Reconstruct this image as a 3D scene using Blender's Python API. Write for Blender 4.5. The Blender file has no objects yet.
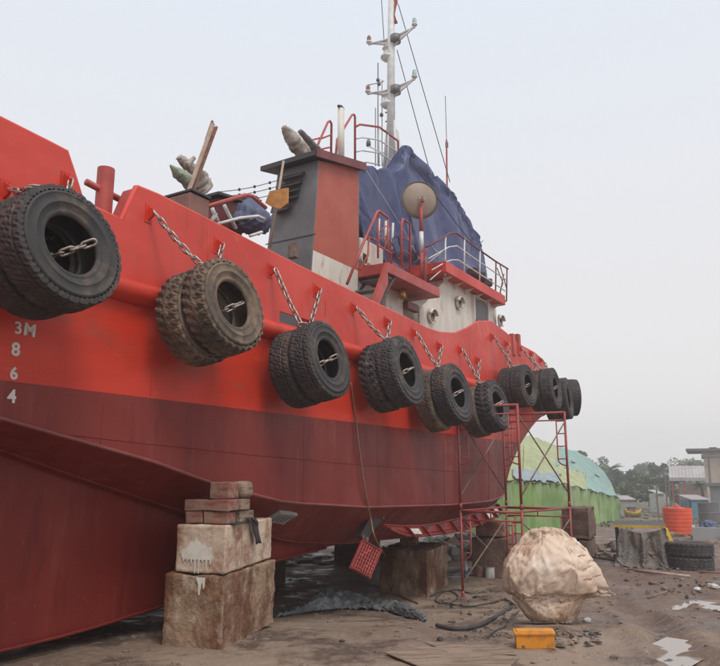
import bpy, math, random
import numpy as np
from mathutils import Vector, Matrix, Quaternion, noise
random.seed(7)
rnd = random.Random(11)
scn = bpy.context.scene
COL = scn.collection
PI = math.pi

# ------------------------------------------------------------ camera, sky, sun, exposure
PITCH = math.atan(0.2)
CAMZ = 2.05
cam_d = bpy.data.cameras.new('camera')
cam = bpy.data.objects.new('camera', cam_d); COL.objects.link(cam)
cam.location = (0, 0, CAMZ)
cam.rotation_euler = (PI/2 + PITCH, 0, 0)
cam_d.sensor_fit = 'HORIZONTAL'; cam_d.sensor_width = 36; cam_d.lens = 36
cam_d.clip_start = 0.05; cam_d.clip_end = 6000
scn.camera = cam

SUN_EL, SUN_AZ = math.radians(58), math.radians(150)      # azimuth clockwise from +Y
w = bpy.data.worlds.new('World'); scn.world = w; w.use_nodes = True
nt = w.node_tree; nt.nodes.clear()
out = nt.nodes.new('ShaderNodeOutputWorld'); bg = nt.nodes.new('ShaderNodeBackground')
sky = nt.nodes.new('ShaderNodeTexSky'); sky.sky_type = 'NISHITA'; sky.sun_disc = False
sky.sun_elevation = SUN_EL; sky.sun_rotation = SUN_AZ
sky.air_density = 1.0; sky.dust_density = 6.0; sky.ozone_density = 1.0
# overcast: the sky texture veiled by an even layer of pale cloud
tc = nt.nodes.new('ShaderNodeTexCoord'); sep = nt.nodes.new('ShaderNodeSeparateXYZ')
nt.links.new(tc.outputs['Generated'], sep.inputs[0])
ramp = nt.nodes.new('ShaderNodeValToRGB')
nt.links.new(sep.outputs['Z'], ramp.inputs[0])
e = ramp.color_ramp.elements
e[0].position = 0.0; e[0].color = (9.9, 9.5, 9.4, 1)
e[1].position = 0.62; e[1].color = (8.3, 8.9, 9.7, 1)
e2 = ramp.color_ramp.elements.new(0.22); e2.color = (9.1, 8.95, 9.05, 1)
mx = nt.nodes.new('ShaderNodeMixRGB'); mx.inputs[0].default_value = 0.9
nt.links.new(sky.outputs[0], mx.inputs[1]); nt.links.new(ramp.outputs[0], mx.inputs[2])
nt.links.new(mx.outputs[0], bg.inputs[0]); bg.inputs[1].default_value = 0.088
nt.links.new(bg.outputs[0], out.inputs[0])

sd = bpy.data.lights.new('sun', 'SUN'); sd.energy = 1.5; sd.angle = math.radians(20); sd.color = (1.0, 0.95, 0.88)
sun = bpy.data.objects.new('sun', sd); COL.objects.link(sun)
sdir = Vector((math.sin(SUN_AZ)*math.cos(SUN_EL), math.cos(SUN_AZ)*math.cos(SUN_EL), math.sin(SUN_EL)))
sun.rotation_euler = sdir.to_track_quat('Z', 'Y').to_euler(); sun.location = sdir*30

vs = scn.view_settings
vs.view_transform = 'Standard'; vs.look = 'None'; vs.exposure = 0.22; vs.gamma = 1.0; vs.use_curve_mapping = False
scn.cycles.volume_max_steps = 64
scn.cycles.max_bounces = 8
scn.cycles.volume_bounces = 1

# ------------------------------------------------------------ measuring helpers
F = 720.0
FWD = Vector((0, math.cos(PITCH), math.sin(PITCH))); UPV = Vector((0, -math.sin(PITCH), math.cos(PITCH))); RT = Vector((1, 0, 0))
CAM = Vector((0, 0, CAMZ))
def ray(x, y): return FWD*F + RT*(x-360) + UPV*(333-y)
def atY(x, y, Y):
    r = ray(x, y); return CAM + r*(Y/r.y)
def smooth(t):
    t = min(1, max(0, t)); return t*t*(3-2*t)
def gbase(X, Y):
    z = 0.45*smooth((12.5-Y)/5.2)
    z -= 1.3*smooth((Y-20)/48)
    return z
def gpt(x, y, lift=0.0):
    r = ray(x, y); g = 0.2
    for _ in range(40):
        p = CAM + r*((g-CAMZ)/r.z)
        g = 0.5*g + 0.5*(gbase(p.x, p.y)+lift)
    return p
TH = math.atan(450/734.0)
U = Vector((math.sin(TH), math.cos(TH), 0)); NV = Vector((math.cos(TH), -math.sin(TH), 0))
def W(s, n, z): return U*s + NV*n + Vector((0, 0, z))
NC = -9.4
ROOT = W(10, NC, 0.6)
def B(s, n, z): return Vector((s-10, -(n-NC), z-0.6))
def pN(x, y, n):                       # pixel onto the fore-and-aft plane n -> (s, n, z)
    r = ray(x, y); t = n/(r.dot(NV)); p = CAM + r*t
    return (p.dot(U), n, p.z)
def pS(x, y, s):
    r = ray(x, y); t = s/(r.dot(U)); p = CAM + r*t
    return (s, p.dot(NV), p.z)
def BN(x, y, n): return B(*pN(x, y, n))
def BS(x, y, s): return B(*pS(x, y, s))
def interp(tab, s):
    if s <= tab[0][0]: return tab[0][1]
    for (a, va), (b, vb) in zip(tab, tab[1:]):
        if s <= b: return va + (vb-va)*(s-a)/(b-a)
    return tab[-1][1]

# ------------------------------------------------------------ mesh builder
class MB:
    def __init__(s): s.v = []; s.f = []
    def add(s, vs_, fs):
        o = len(s.v); s.v += [tuple(v) for v in vs_]; s.f += [tuple(i+o for i in f) for f in fs]; return s
    def box(s, c, size, M=None):
        hx, hy, hz = size[0]/2, size[1]/2, size[2]/2
        vs_ = [Vector((x, y, z)) for x in (-hx, hx) for y in (-hy, hy) for z in (-hz, hz)]
        if M is not None: vs_ = [M @ v for v in vs_]
        c = Vector(c)
        return s.add([v+c for v in vs_], [(0,1,3,2),(4,6,7,5),(0,4,5,1),(2,3,7,6),(0,2,6,4),(1,5,7,3)])
    def hexa(s, b4, t4):
        return s.add(list(b4)+list(t4), [(3,2,1,0),(4,5,6,7),(0,1,5,4),(1,2,6,5),(2,3,7,6),(3,0,4,7)])
    def tube(s, pts, r, seg=8, r2=None, cap=True):
        pts = [Vector(p) for p in pts]; n = len(pts); rings = []; prev = None
        for i, p in enumerate(pts):
            d = (pts[min(i+1, n-1)] - pts[max(i-1, 0)])
            if d.length < 1e-9: d = Vector((0,0,1))
            d.normalize()
            if prev is None:
                a = d.cross(Vector((0,0,1)))
                if a.length < 0.05: a = d.cross(Vector((1,0,0)))
            else:
                a = prev - d*prev.dot(d)
                if a.length < 1e-4: a = d.cross(Vector((1,0,0)))
            a.normalize(); prev = a; b = d.cross(a)
            rr = r if r2 is None else r + (r2-r)*i/max(1, n-1)
            rings.append([p + a*(rr*math.cos(2*PI*k/seg)) + b*(rr*math.sin(2*PI*k/seg)) for k in range(seg)])
        vs_ = [v for ring in rings for v in ring]; fs = []
        for i in range(n-1):
            for k in range(seg):
                k2 = (k+1) % seg
                fs.append((i*seg+k, i*seg+k2, (i+1)*seg+k2, (i+1)*seg+k))
        if cap:
            fs.append(tuple(reversed(range(seg)))); fs.append(tuple(range((n-1)*seg, n*seg)))
        return s.add(vs_, fs)
    def lathe(s, prof, seg=24, M=None, close=False):
        vs_ = []; m = len(prof)
        for k in range(seg):
            a = 2*PI*k/seg
            for (r, z) in prof: vs_.append(Vector((r*math.cos(a), r*math.sin(a), z)))
        if M is not None: vs_ = [M @ v for v in vs_]
        fs = []
        for k in range(seg):
            k2 = (k+1) % seg
            for j in range(m-1 if not close else m):
                j2 = (j+1) % m
                fs.append((k*m+j, k2*m+j, k2*m+j2, k*m+j2))
        return s.add(vs_, fs)
    def grid(s, rows, closed=False):
        m = len(rows[0]); vs_ = [v for r in rows for v in r]; fs = []
        for i in range(len(rows)-1):
            for j in range(m-1): fs.append((i*m+j, i*m+j+1, (i+1)*m+j+1, (i+1)*m+j))
        return s.add(vs_, fs)
    def prism(s, poly, off):                # polygon of Vectors extruded by vector
        n = len(poly); off = Vector(off)
        return s.add([Vector(p) for p in poly]+[Vector(p)+off for p in poly],
                     [tuple(range(n)), tuple(reversed(range(n, 2*n)))]+[(i, (i+1) % n, (i+1) % n+n, i+n) for i in range(n)])
    def mesh(s, name, m=None, smooth_=False):
        me = bpy.data.meshes.new(name); me.from_pydata(s.v, [], s.f); me.update()
        if m: me.materials.append(m)
        if smooth_: me.polygons.foreach_set('use_smooth', [True]*len(me.polygons))
        return me
    def build(s, name, m, parent=None, smooth_=False, bevel=0, fix=True):
        me = s.mesh(name, m, smooth_)
        if fix:
            import bmesh
            bm = bmesh.new(); bm.from_mesh(me); bmesh.ops.recalc_face_normals(bm, faces=bm.faces); bm.to_mesh(me); bm.free()
        o = bpy.data.objects.new(name, me); COL.objects.link(o)
        if parent: o.parent = parent
        if bevel:
            md = o.modifiers.new('bevel', 'BEVEL'); md.width = bevel; md.segments = 2; md.limit_method = 'ANGLE'
        return o
def tag(o, label=None, cat=None, group=None, kind=None):
    if label: o['label'] = label
    if cat: o['category'] = cat
    if group: o['group'] = group
    if kind: o['kind'] = kind
    return o
def thing(name, label, cat, loc=(0,0,0), group=None, rot=None):
    o = bpy.data.objects.new(name, None); COL.objects.link(o); o.location = loc; o.empty_display_size = 0.2
    if rot is not None:
        o.rotation_mode = 'QUATERNION'; o.rotation_quaternion = rot
    return tag(o, label, cat, group)
def inst(name, me, parent, loc=(0,0,0), q=None, scale=None):
    o = bpy.data.objects.new(name, me); COL.objects.link(o); o.parent = parent; o.location = loc
    if q is not None: o.rotation_mode = 'QUATERNION'; o.rotation_quaternion = q
    if scale: o.scale = scale
    return o

# ------------------------------------------------------------ materials
def mat(name, c1, c2=None, rough=0.6, scale=4.0, detail=6, metal=0.0, bump=0.0, bscale=30.0, dirt=None, dirt_amt=0.5,
        dscale=2.0, stretch=(1,1,1), spec=0.5, c3=None, c3scale=15, c3amt=0.55, rvar=0.1, trans=0.0, streak=None, bdetail=8, bdist=0.02):
    m = bpy.data.materials.new(name); m.use_nodes = True; t = m.node_tree; N = t.nodes; L = t.links
    b = N['Principled BSDF']; b.inputs['Roughness'].default_value = rough; b.inputs['Metallic'].default_value = metal
    b.inputs['Specular IOR Level'].default_value = spec
    tcn = N.new('ShaderNodeTexCoord'); mp = N.new('ShaderNodeMapping'); mp.inputs['Scale'].default_value = stretch
    L.new(tcn.outputs['Object'], mp.inputs[0])
    def nz(sc, det=detail, vec=mp.outputs[0], r=0.6):
        n = N.new('ShaderNodeTexNoise'); n.inputs['Scale'].default_value = sc; n.inputs['Detail'].default_value = det
        n.inputs['Roughness'].default_value = r; L.new(vec, n.inputs['Vector']); return n
    def rp(src, lo, hi):
        r = N.new('ShaderNodeMapRange'); r.inputs[1].default_value = lo; r.inputs[2].default_value = hi; L.new(src, r.inputs[0]); return r
    def mixc(f, a, bcol):
        x = N.new('ShaderNodeMixRGB'); L.new(f, x.inputs[0])
        if isinstance(a, tuple): x.inputs[1].default_value = (*a, 1)
        else: L.new(a, x.inputs[1])
        x.inputs[2].default_value = (*bcol, 1); return x.outputs[0]
    c2 = c2 or tuple(min(1, v*0.75) for v in c1)
    n1 = nz(scale); f1 = rp(n1.outputs['Fac'], 0.41, 0.59); col = mixc(f1.outputs[0], c1, c2)
    if c3:
        n3 = nz(c3scale, 8); f3 = rp(n3.outputs['Fac'], c3amt, c3amt+0.12); col = mixc(f3.outputs[0], col, c3)
    if dirt:
        n2 = nz(dscale, 10, r=0.7); f2 = rp(n2.outputs['Fac'], 0.62-0.22*dirt_amt, 0.76-0.22*dirt_amt)
        col = mixc(f2.outputs[0], col, dirt)
    if streak:
        ms = N.new('ShaderNodeMapping'); ms.inputs['Scale'].default_value = (7, 7, 0.55); L.new(tcn.outputs['Object'], ms.inputs[0])
        s1_ = nz(1.0, 6, ms.outputs[0]); s2_ = nz(0.9, 3, tcn.outputs['Object'])
        mm_ = N.new('ShaderNodeMath'); mm_.operation = 'MULTIPLY'; L.new(rp(s1_.outputs['Fac'], 0.56, 0.72).outputs[0], mm_.inputs[0]); L.new(rp(s2_.outputs['Fac'], 0.42, 0.62).outputs[0], mm_.inputs[1])
        m2_ = N.new('ShaderNodeMath'); m2_.operation = 'MULTIPLY'; L.new(mm_.outputs[0], m2_.inputs[0]); m2_.inputs[1].default_value = streak[3]; col = mixc(m2_.outputs[0], col, streak[:3])
        s3_ = nz(22, 4, tcn.outputs['Object']); s4_ = nz(1.7, 3, tcn.outputs['Object'])
        m3_ = N.new('ShaderNodeMath'); m3_.operation = 'MULTIPLY'; L.new(rp(s3_.outputs['Fac'], 0.62, 0.70).outputs[0], m3_.inputs[0]); L.new(rp(s4_.outputs['Fac'], 0.48, 0.62).outputs[0], m3_.inputs[1])
        m4_ = N.new('ShaderNodeMath'); m4_.operation = 'MULTIPLY'; L.new(m3_.outputs[0], m4_.inputs[0]); m4_.inputs[1].default_value = streak[3]*.8; col = mixc(m4_.outputs[0], col, streak[:3])
    L.new(col, b.inputs['Base Color'])
    rr = rp(n1.outputs['Fac'], 0.3, 0.7); rr.inputs[3].default_value = max(0.02, rough-rvar); rr.inputs[4].default_value = min(1, rough+rvar)
    L.new(rr.outputs[0], b.inputs['Roughness'])
    if bump:
        nb = nz(bscale, bdetail, tcn.outputs['Object']); bp = N.new('ShaderNodeBump'); bp.inputs['Strength'].default_value = min(1.0, bump)
        bp.inputs['Distance'].default_value = bdist; L.new(nb.outputs['Fac'], bp.inputs['Height']); L.new(bp.outputs[0], b.inputs['Normal'])
    if trans:
        b.inputs['Transmission Weight'].default_value = trans
    return m
M = {}
RED_T = (0.60, 0.052, 0.028); MAR = (0.17, 0.030, 0.028)
M['topside'] = mat('topside_red', (0.64,0.046,0.020), (0.53,0.040,0.020), 0.42, 0.8, bump=0.7, bscale=1.5, bdetail=2, bdist=.06, streak=(0.20,0.05,0.035,.55), dirt=(0.34,0.07,0.045), dirt_amt=0.32, dscale=1.3, stretch=(0.5,1,1.6), c3=(0.66,0.08,0.04), c3scale=5, c3amt=0.60, spec=.3)
M['bulwark'] = mat('bulwark_red', (0.64,0.068,0.048), (0.57,0.056,0.040), 0.45, 0.7, bump=0.6, bscale=1.7, bdetail=2, bdist=.05, streak=(0.26,0.055,0.04,.5), dirt=(0.42,0.09,0.07), dirt_amt=0.25, dscale=1.5, c3=(0.66,0.10,0.07), c3scale=3, c3amt=0.60, spec=.3)
M['boot'] = mat('bottom_paint', (0.205,0.027,0.020), (0.178,0.022,0.017), 0.38, 0.9, bump=0.6, bscale=1.4, bdetail=2, bdist=.05, streak=(0.34,0.14,0.12,.45), dirt=(0.235,0.055,0.045), dirt_amt=0.25, dscale=1.2, stretch=(1.8,1,0.25), c3=(0.15,0.019,0.016), c3scale=3, spec=0.25)
M['redtrim'] = mat('trim_red', (0.46,0.075,0.06), (0.38,0.055,0.045), 0.5, 3, bump=0.1, dirt=(0.25,0.08,0.06), dirt_amt=0.3)
M['redface'] = mat('casing_red', (0.44,0.095,0.055), (0.40,0.075,0.045), 0.55, 1.2, bump=0.05, dirt=(0.30,0.08,0.05), dirt_amt=0.2)
M['cream'] = mat('cream_paint', (0.70,0.66,0.58), (0.64,0.60,0.52), 0.5, 1.5, bump=0.06, streak=(0.30,0.16,0.09,.6), dirt=(0.40,0.31,0.22), dirt_amt=0.35, dscale=2.5, stretch=(2,2,0.6))
M['white'] = mat('white_paint', (0.68,0.68,0.66), (0.58,0.58,0.56), 0.45, 5, dirt=(0.38,0.32,0.26), dirt_amt=0.3)
M['greyp'] = mat('grey_paint', (0.155,0.15,0.155), (0.13,0.125,0.13), 0.5, 1.5, bump=0.06, dirt=(0.2,0.18,0.16), dirt_amt=0.3)
M['dark'] = mat('dark_steel', (0.035,0.035,0.038), (0.05,0.045,0.045), 0.6, 5)
M['darkred'] = mat('dark_red_trim', (0.19,0.035,0.03), (0.15,0.03,0.028), 0.5, 3)
M['deck'] = mat('deck_paint', (0.20,0.06,0.05), (0.16,0.05,0.04), 0.7, 2)
M['rubber'] = mat('black_rubber', (0.030,0.028,0.029), (0.045,0.040,0.038), 0.72, 6, bump=0.25, bscale=45, dirt=(0.11,0.08,0.062), dirt_amt=0.42, dscale=3.5)
M['rubber_mud'] = mat('muddy_rubber', (0.125,0.092,0.068), (0.06,0.048,0.040), 0.85, 5, bump=0.35, bscale=40, dirt=(0.21,0.145,0.10), dirt_amt=0.7, dscale=3)
M['rubber_grey'] = mat('greyed_rubber', (0.055,0.050,0.050), (0.035,0.033,0.034), 0.78, 5, bump=0.3, bscale=40, dirt=(0.13,0.10,0.085), dirt_amt=0.45, dscale=4)
M['galv'] = mat('galvanised_chain', (0.46,0.44,0.42), (0.30,0.24,0.20), 0.4, 25, metal=0.6, dirt=(0.22,0.10,0.06), dirt_amt=0.4, dscale=12)
M['scaf'] = mat('scaffold_red', (0.36,0.05,0.045), (0.24,0.05,0.045), 0.5, 6, bump=0.1, dirt=(0.17,0.08,0.06), dirt_amt=0.45, dscale=8)
M['brace'] = mat('rusty_brace', (0.16,0.10,0.08), (0.28,0.20,0.16), 0.6, 6, metal=0.3)
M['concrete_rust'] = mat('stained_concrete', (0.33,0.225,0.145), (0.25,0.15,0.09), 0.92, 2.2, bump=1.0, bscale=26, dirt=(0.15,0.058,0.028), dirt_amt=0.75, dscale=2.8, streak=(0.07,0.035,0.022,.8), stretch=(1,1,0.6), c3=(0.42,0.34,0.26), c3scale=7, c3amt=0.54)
M['concrete_pale'] = mat('pale_concrete', (0.60,0.48,0.37), (0.48,0.35,0.25), 0.85, 2.6, bump=0.5, bscale=20, dirt=(0.27,0.115,0.07), dirt_amt=0.55, dscale=2.6, streak=(0.22,0.09,0.05,.7), c3=(0.60,0.55,0.48), c3scale=5, c3amt=0.56)
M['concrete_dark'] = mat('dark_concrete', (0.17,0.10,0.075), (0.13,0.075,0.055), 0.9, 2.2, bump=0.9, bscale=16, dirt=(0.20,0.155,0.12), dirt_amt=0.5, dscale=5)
M['white_splash'] = mat('white_splash', (0.70,0.68,0.62), (0.62,0.58,0.5), 0.6, 8)
M['wood_red'] = mat('red_daubed_timber', (0.27,0.165,0.12), (0.21,0.12,0.085), 0.8, 3, bump=0.5, bscale=18, dirt=(0.26,0.045,0.04), dirt_amt=0.65, dscale=4, stretch=(1,5,5))
M['wood'] = mat('weathered_timber', (0.30,0.22,0.16), (0.20,0.14,0.10), 0.85, 3, bump=0.5, bscale=22, dirt=(0.12,0.085,0.06), dirt_amt=0.35, dscale=6, stretch=(1,6,6))
M['plank_pale'] = mat('pale_plank', (0.48,0.36,0.28), (0.38,0.26,0.20), 0.8, 6, bump=0.3, bscale=25, dirt=(0.30,0.10,0.07), dirt_amt=0.35)
M['blue_tarp'] = mat('blue_tarpaulin', (0.040,0.052,0.150), (0.060,0.072,0.165), 0.42, 2.5, bump=0.1, bscale=30, dirt=(0.10,0.105,0.18), dirt_amt=0.3, dscale=3)
M['grey_tarp'] = mat('grey_tarpaulin', (0.21,0.225,0.235), (0.13,0.14,0.15), 0.35, 4, bump=0.4, bscale=14, dirt=(0.20,0.155,0.125), dirt_amt=0.35)
M['cover_grey'] = mat('grey_brown_cover', (0.17,0.155,0.14), (0.12,0.105,0.095), 0.6, 4, bump=0.35, bscale=18, dirt=(0.22,0.17,0.13), dirt_amt=0.4)
M['sack'] = mat('woven_sack_cloth', (0.70,0.55,0.43), (0.62,0.46,0.34), 0.55, 2.2, bump=0.15, bscale=60, dirt=(0.36,0.19,0.11), dirt_amt=0.38, dscale=2.4, c3=(0.76,0.66,0.56), c3scale=3, c3amt=0.56)
M['orange'] = mat('orange_plastic', (0.78,0.10,0.035), (0.65,0.08,0.03), 0.45, 2, dirt=(0.50,0.12,0.06), dirt_amt=0.3)
M['amber'] = mat('amber_plastic', (0.72,0.28,0.02), (0.60,0.22,0.02), 0.5, 3, dirt=(0.26,0.15,0.07), dirt_amt=0.55, dscale=7)
M['orange_board'] = mat('orange_board', (0.60,0.27,0.07), (0.48,0.19,0.045), 0.7, 7, bump=0.4, dirt=(0.30,0.14,0.06), dirt_amt=0.35)
M['yellow'] = mat('yellow_paint', (0.62,0.42,0.04), (0.5,0.33,0.04), 0.5, 4, dirt=(0.25,0.18,0.1), dirt_amt=0.35)
M['dish'] = mat('dish_brown_grey', (0.33,0.255,0.195), (0.29,0.225,0.17), 0.5, 3)
M['wrap'] = mat('pale_wrapping', (0.46,0.41,0.36), (0.34,0.30,0.26), 0.7, 6, bump=0.4, dirt=(0.22,0.17,0.13), dirt_amt=0.45, dscale=6)
M['wrap_green'] = mat('green_wrapping', (0.24,0.30,0.22), (0.36,0.38,0.30), 0.7, 8, bump=0.4)
M['lime'] = mat('lime_green_sheet', (0.25,0.38,0.13), (0.17,0.29,0.09), 0.55, 1.2, bump=0.2, bscale=3, dirt=(0.33,0.39,0.23), dirt_amt=0.5, dscale=0.9, stretch=(1,1,0.35))
M['olive'] = mat('yellow_green_sheet', (0.37,0.40,0.18), (0.30,0.34,0.15), 0.55, 0.8, dirt=(0.34,0.33,0.20), dirt_amt=0.4, dscale=0.7)
M['teal'] = mat('teal_sheet', (0.20,0.36,0.30), (0.16,0.30,0.27), 0.5, 0.7, dirt=(0.30,0.37,0.34), dirt_amt=0.4, dscale=0.8)
M['slate'] = mat('blue_grey_sheet', (0.26,0.32,0.34), (0.20,0.27,0.29), 0.5, 1.0, dirt=(0.34,0.35,0.33), dirt_amt=0.4)
M['leaf1'] = mat('leaf_dark', (0.045,0.075,0.025), (0.07,0.10,0.035), 0.6, 0.6)
M['leaf2'] = mat('leaf_mid', (0.085,0.125,0.04), (0.06,0.095,0.03), 0.6, 0.6)
M['leaf3'] = mat('leaf_olive', (0.12,0.14,0.05), (0.09,0.11,0.045), 0.6, 0.6)
M['bark'] = mat('bark', (0.15,0.11,0.08), (0.10,0.075,0.055), 0.9, 5, bump=0.5)
M['wall_pink'] = mat('pinkish_wall', (0.52,0.42,0.37), (0.46,0.36,0.31), 0.8, 0.6, dirt=(0.36,0.27,0.22), dirt_amt=0.4)
M['wall_grey'] = mat('grey_wall', (0.36,0.36,0.36), (0.30,0.30,0.31), 0.8, 0.6, dirt=(0.24,0.22,0.2), dirt_amt=0.35)
M['roof_zinc'] = mat('zinc_roof', (0.42,0.38,0.38), (0.36,0.30,0.30), 0.5, 0.5, dirt=(0.28,0.18,0.15), dirt_amt=0.35, dscale=0.6)
M['glass'] = mat('dark_glass', (0.02,0.022,0.025), (0.03,0.03,0.032), 0.12, 3)
M['glass_lens'] = mat('lamp_glass', (0.30,0.42,0.38), (0.25,0.36,0.33), 0.25, 3)
M['brass'] = mat('brass', (0.55,0.36,0.10), (0.45,0.28,0.07), 0.3, 8, metal=0.8)
M['rope'] = mat('dark_rope', (0.045,0.04,0.038), (0.07,0.06,0.055), 0.8, 12)
M['hose'] = mat('orange_brown_hose', (0.30,0.13,0.08), (0.22,0.10,0.06), 0.6, 4)
M['cable'] = mat('steel_cable', (0.12,0.12,0.12), (0.09,0.09,0.09), 0.5, 10)
M['bluecloth'] = mat('blue_cloth', (0.09,0.11,0.20), (0.12,0.13,0.20), 0.7, 6, bump=0.4)
M['blackplastic'] = mat('black_plastic', (0.03,0.03,0.033), (0.05,0.05,0.052), 0.35, 5, bump=0.3)
M['litter'] = mat('pale_plastic', (0.62,0.60,0.57), (0.50,0.47,0.43), 0.5, 8, dirt=(0.3,0.23,0.18), dirt_amt=0.4)
M['stone'] = mat('dull_stone', (0.20,0.165,0.14), (0.14,0.115,0.095), 0.95, 5, bump=0.6)
M['grating'] = mat('red_grating', (0.30,0.038,0.035), (0.24,0.03,0.03), 0.5, 8)
M['bluepaint'] = mat('blue_paint', (0.10,0.22,0.30), (0.08,0.18,0.25), 0.6, 2)
M['print'] = mat('red_print', (0.35,0.10,0.07), (0.42,0.2,0.13), 0.7, 8)

# ground: wet brown mud, drier and paler in places
def ground_mat():
    m = bpy.data.materials.new('mud'); m.use_nodes = True; t = m.node_tree; N = t.nodes; L = t.links; b = N['Principled BSDF']
    geo = N.new('ShaderNodeNewGeometry')
    def nz(sc, det=8, r=0.6, st=(1,1,1)):
        mp = N.new('ShaderNodeMapping'); mp.inputs['Scale'].default_value = st; L.new(geo.outputs['Position'], mp.inputs[0])
        n = N.new('ShaderNodeTexNoise'); n.inputs['Scale'].default_value = sc; n.inputs['Detail'].default_value = det
        n.inputs['Roughness'].default_value = r; L.new(mp.outputs[0], n.inputs['Vector']); return n
    def rp(src, lo, hi, a=0, bb=1):
        r = N.new('ShaderNodeMapRange'); r.inputs[1].default_value = lo; r.inputs[2].default_value = hi
        r.inputs[3].default_value = a; r.inputs[4].default_value = bb; L.new(src, r.inputs[0]); return r.outputs[0]
    def mixc(f, a, c):
        x = N.new('ShaderNodeMixRGB'); L.new(f, x.inputs[0])
        if isinstance(a, tuple): x.inputs[1].default_value = (*a, 1)
        else: L.new(a, x.inputs[1])
        x.inputs[2].default_value = (*c, 1); return x.outputs[0]
    big = nz(0.35, 6); mid = nz(1.6, 8, 0.65); fine = nz(14, 8, 0.7); grit = nz(60, 4, 0.6)
    col = mixc(rp(big.outputs[0], 0.42, 0.58), (0.31,0.225,0.165), (0.20,0.138,0.10))
    col = mixc(rp(mid.outputs[0], 0.50, 0.60), col, (0.120,0.086,0.066))
    col = mixc(rp(fine.outputs[0], 0.50, 0.62, 0, 0.6), col, (0.34,0.26,0.20))
    col = mixc(rp(grit.outputs[0], 0.58, 0.70, 0, 0.6), col, (0.09,0.07,0.055))
    # redder clay in the yard beyond
    sepn = N.new('ShaderNodeSeparateXYZ'); L.new(geo.outputs['Position'], sepn.inputs[0])
    xr = N.new('ShaderNodeMath'); xr.operation = 'ADD'; L.new(sepn.outputs['X'], xr.inputs[0]); L.new(rp(mid.outputs[0], 0.3, 0.7, -2.5, 2.5), xr.inputs[1])
    col = mixc(rp(xr.outputs[0], 2.0, 5.5, 0, 0.75), col, (0.135,0.080,0.058))
    # sparse weeds far away
    gy = N.new('ShaderNodeMath'); gy.operation = 'MULTIPLY'
    L.new(rp(sepn.outputs['Y'], 28, 60, 0, 1), gy.inputs[0]); L.new(rp(big.outputs[0], 0.45, 0.55), gy.inputs[1])
    col = mixc(gy.outputs[0], col, (0.10,0.11,0.045))
    L.new(col, b.inputs['Base Color'])
    L.new(rp(mid.outputs[0], 0.45, 0.60, 0.85, 0.30), b.inputs['Roughness'])
    b1 = N.new('ShaderNodeBump'); b1.inputs['Strength'].default_value = 0.8; b1.inputs['Distance'].default_value = 0.03; L.new(fine.outputs[0], b1.inputs['Height'])
    b2 = N.new('ShaderNodeBump'); b2.inputs['Strength'].default_value = 0.5; b2.inputs['Distance'].default_value = 0.01; L.new(grit.outputs[0], b2.inputs['Height'])
    L.new(b1.outputs[0], b2.inputs['Normal']); L.new(b2.outputs[0], b.inputs['Normal'])
    return m
M['mud'] = ground_mat()
def water_mat():
    m = bpy.data.materials.new('muddy_water'); m.use_nodes = True; b = m.node_tree.nodes['Principled BSDF']
    b.inputs['Base Color'].default_value = (0.30,0.25,0.21,1); b.inputs['Roughness'].default_value = 0.04
    b.inputs['IOR'].default_value = 1.33; b.inputs['Specular IOR Level'].default_value = 1.0
    return m
M['water'] = water_mat()

# ------------------------------------------------------------ ground
def vnoise(X, Y, seed=0):
    xi = np.floor(X).astype(np.int64); yi = np.floor(Y).astype(np.int64); xf = X-xi; yf = Y-yi
    def h(a, b):
        k = (a*374761393 + b*668265263 + seed*982451653) & 0xffffffff
        k = ((k ^ (k >> 13))*1274126177) & 0xffffffff
        return ((k ^ (k >> 16)) & 0xffff)/65535.0
    u = xf*xf*(3-2*xf); v = yf*yf*(3-2*yf)
    return (h(xi,yi)*(1-u)+h(xi+1,yi)*u)*(1-v) + (h(xi,yi+1)*(1-u)+h(xi+1,yi+1)*u)*v
def fbm(X, Y, sc, octv=5, seed=0, g=0.5):
    a = 1; t = 0; s_ = np.zeros_like(X)
    for o in range(octv):
        s_ += a*(vnoise(X*sc, Y*sc, seed+o)-0.5); t += a; a *= g; sc *= 2.03
    return s_/t
PUD = []      # (centre, half length, half width, angle, water level)
def add_pud(x0, y0, x1, y1, wd):
    a = gpt(x0, y0); b_ = gpt(x1, y1); PUD.append((a, b_, wd))
add_pud(655, 659, 686, 644, 0.065)
add_pud(636, 674, 650, 663, 0.05)
add_pud(668, 609, 690, 602, 0.09)
add_pud(692, 601, 745, 600, 0.19)
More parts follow.
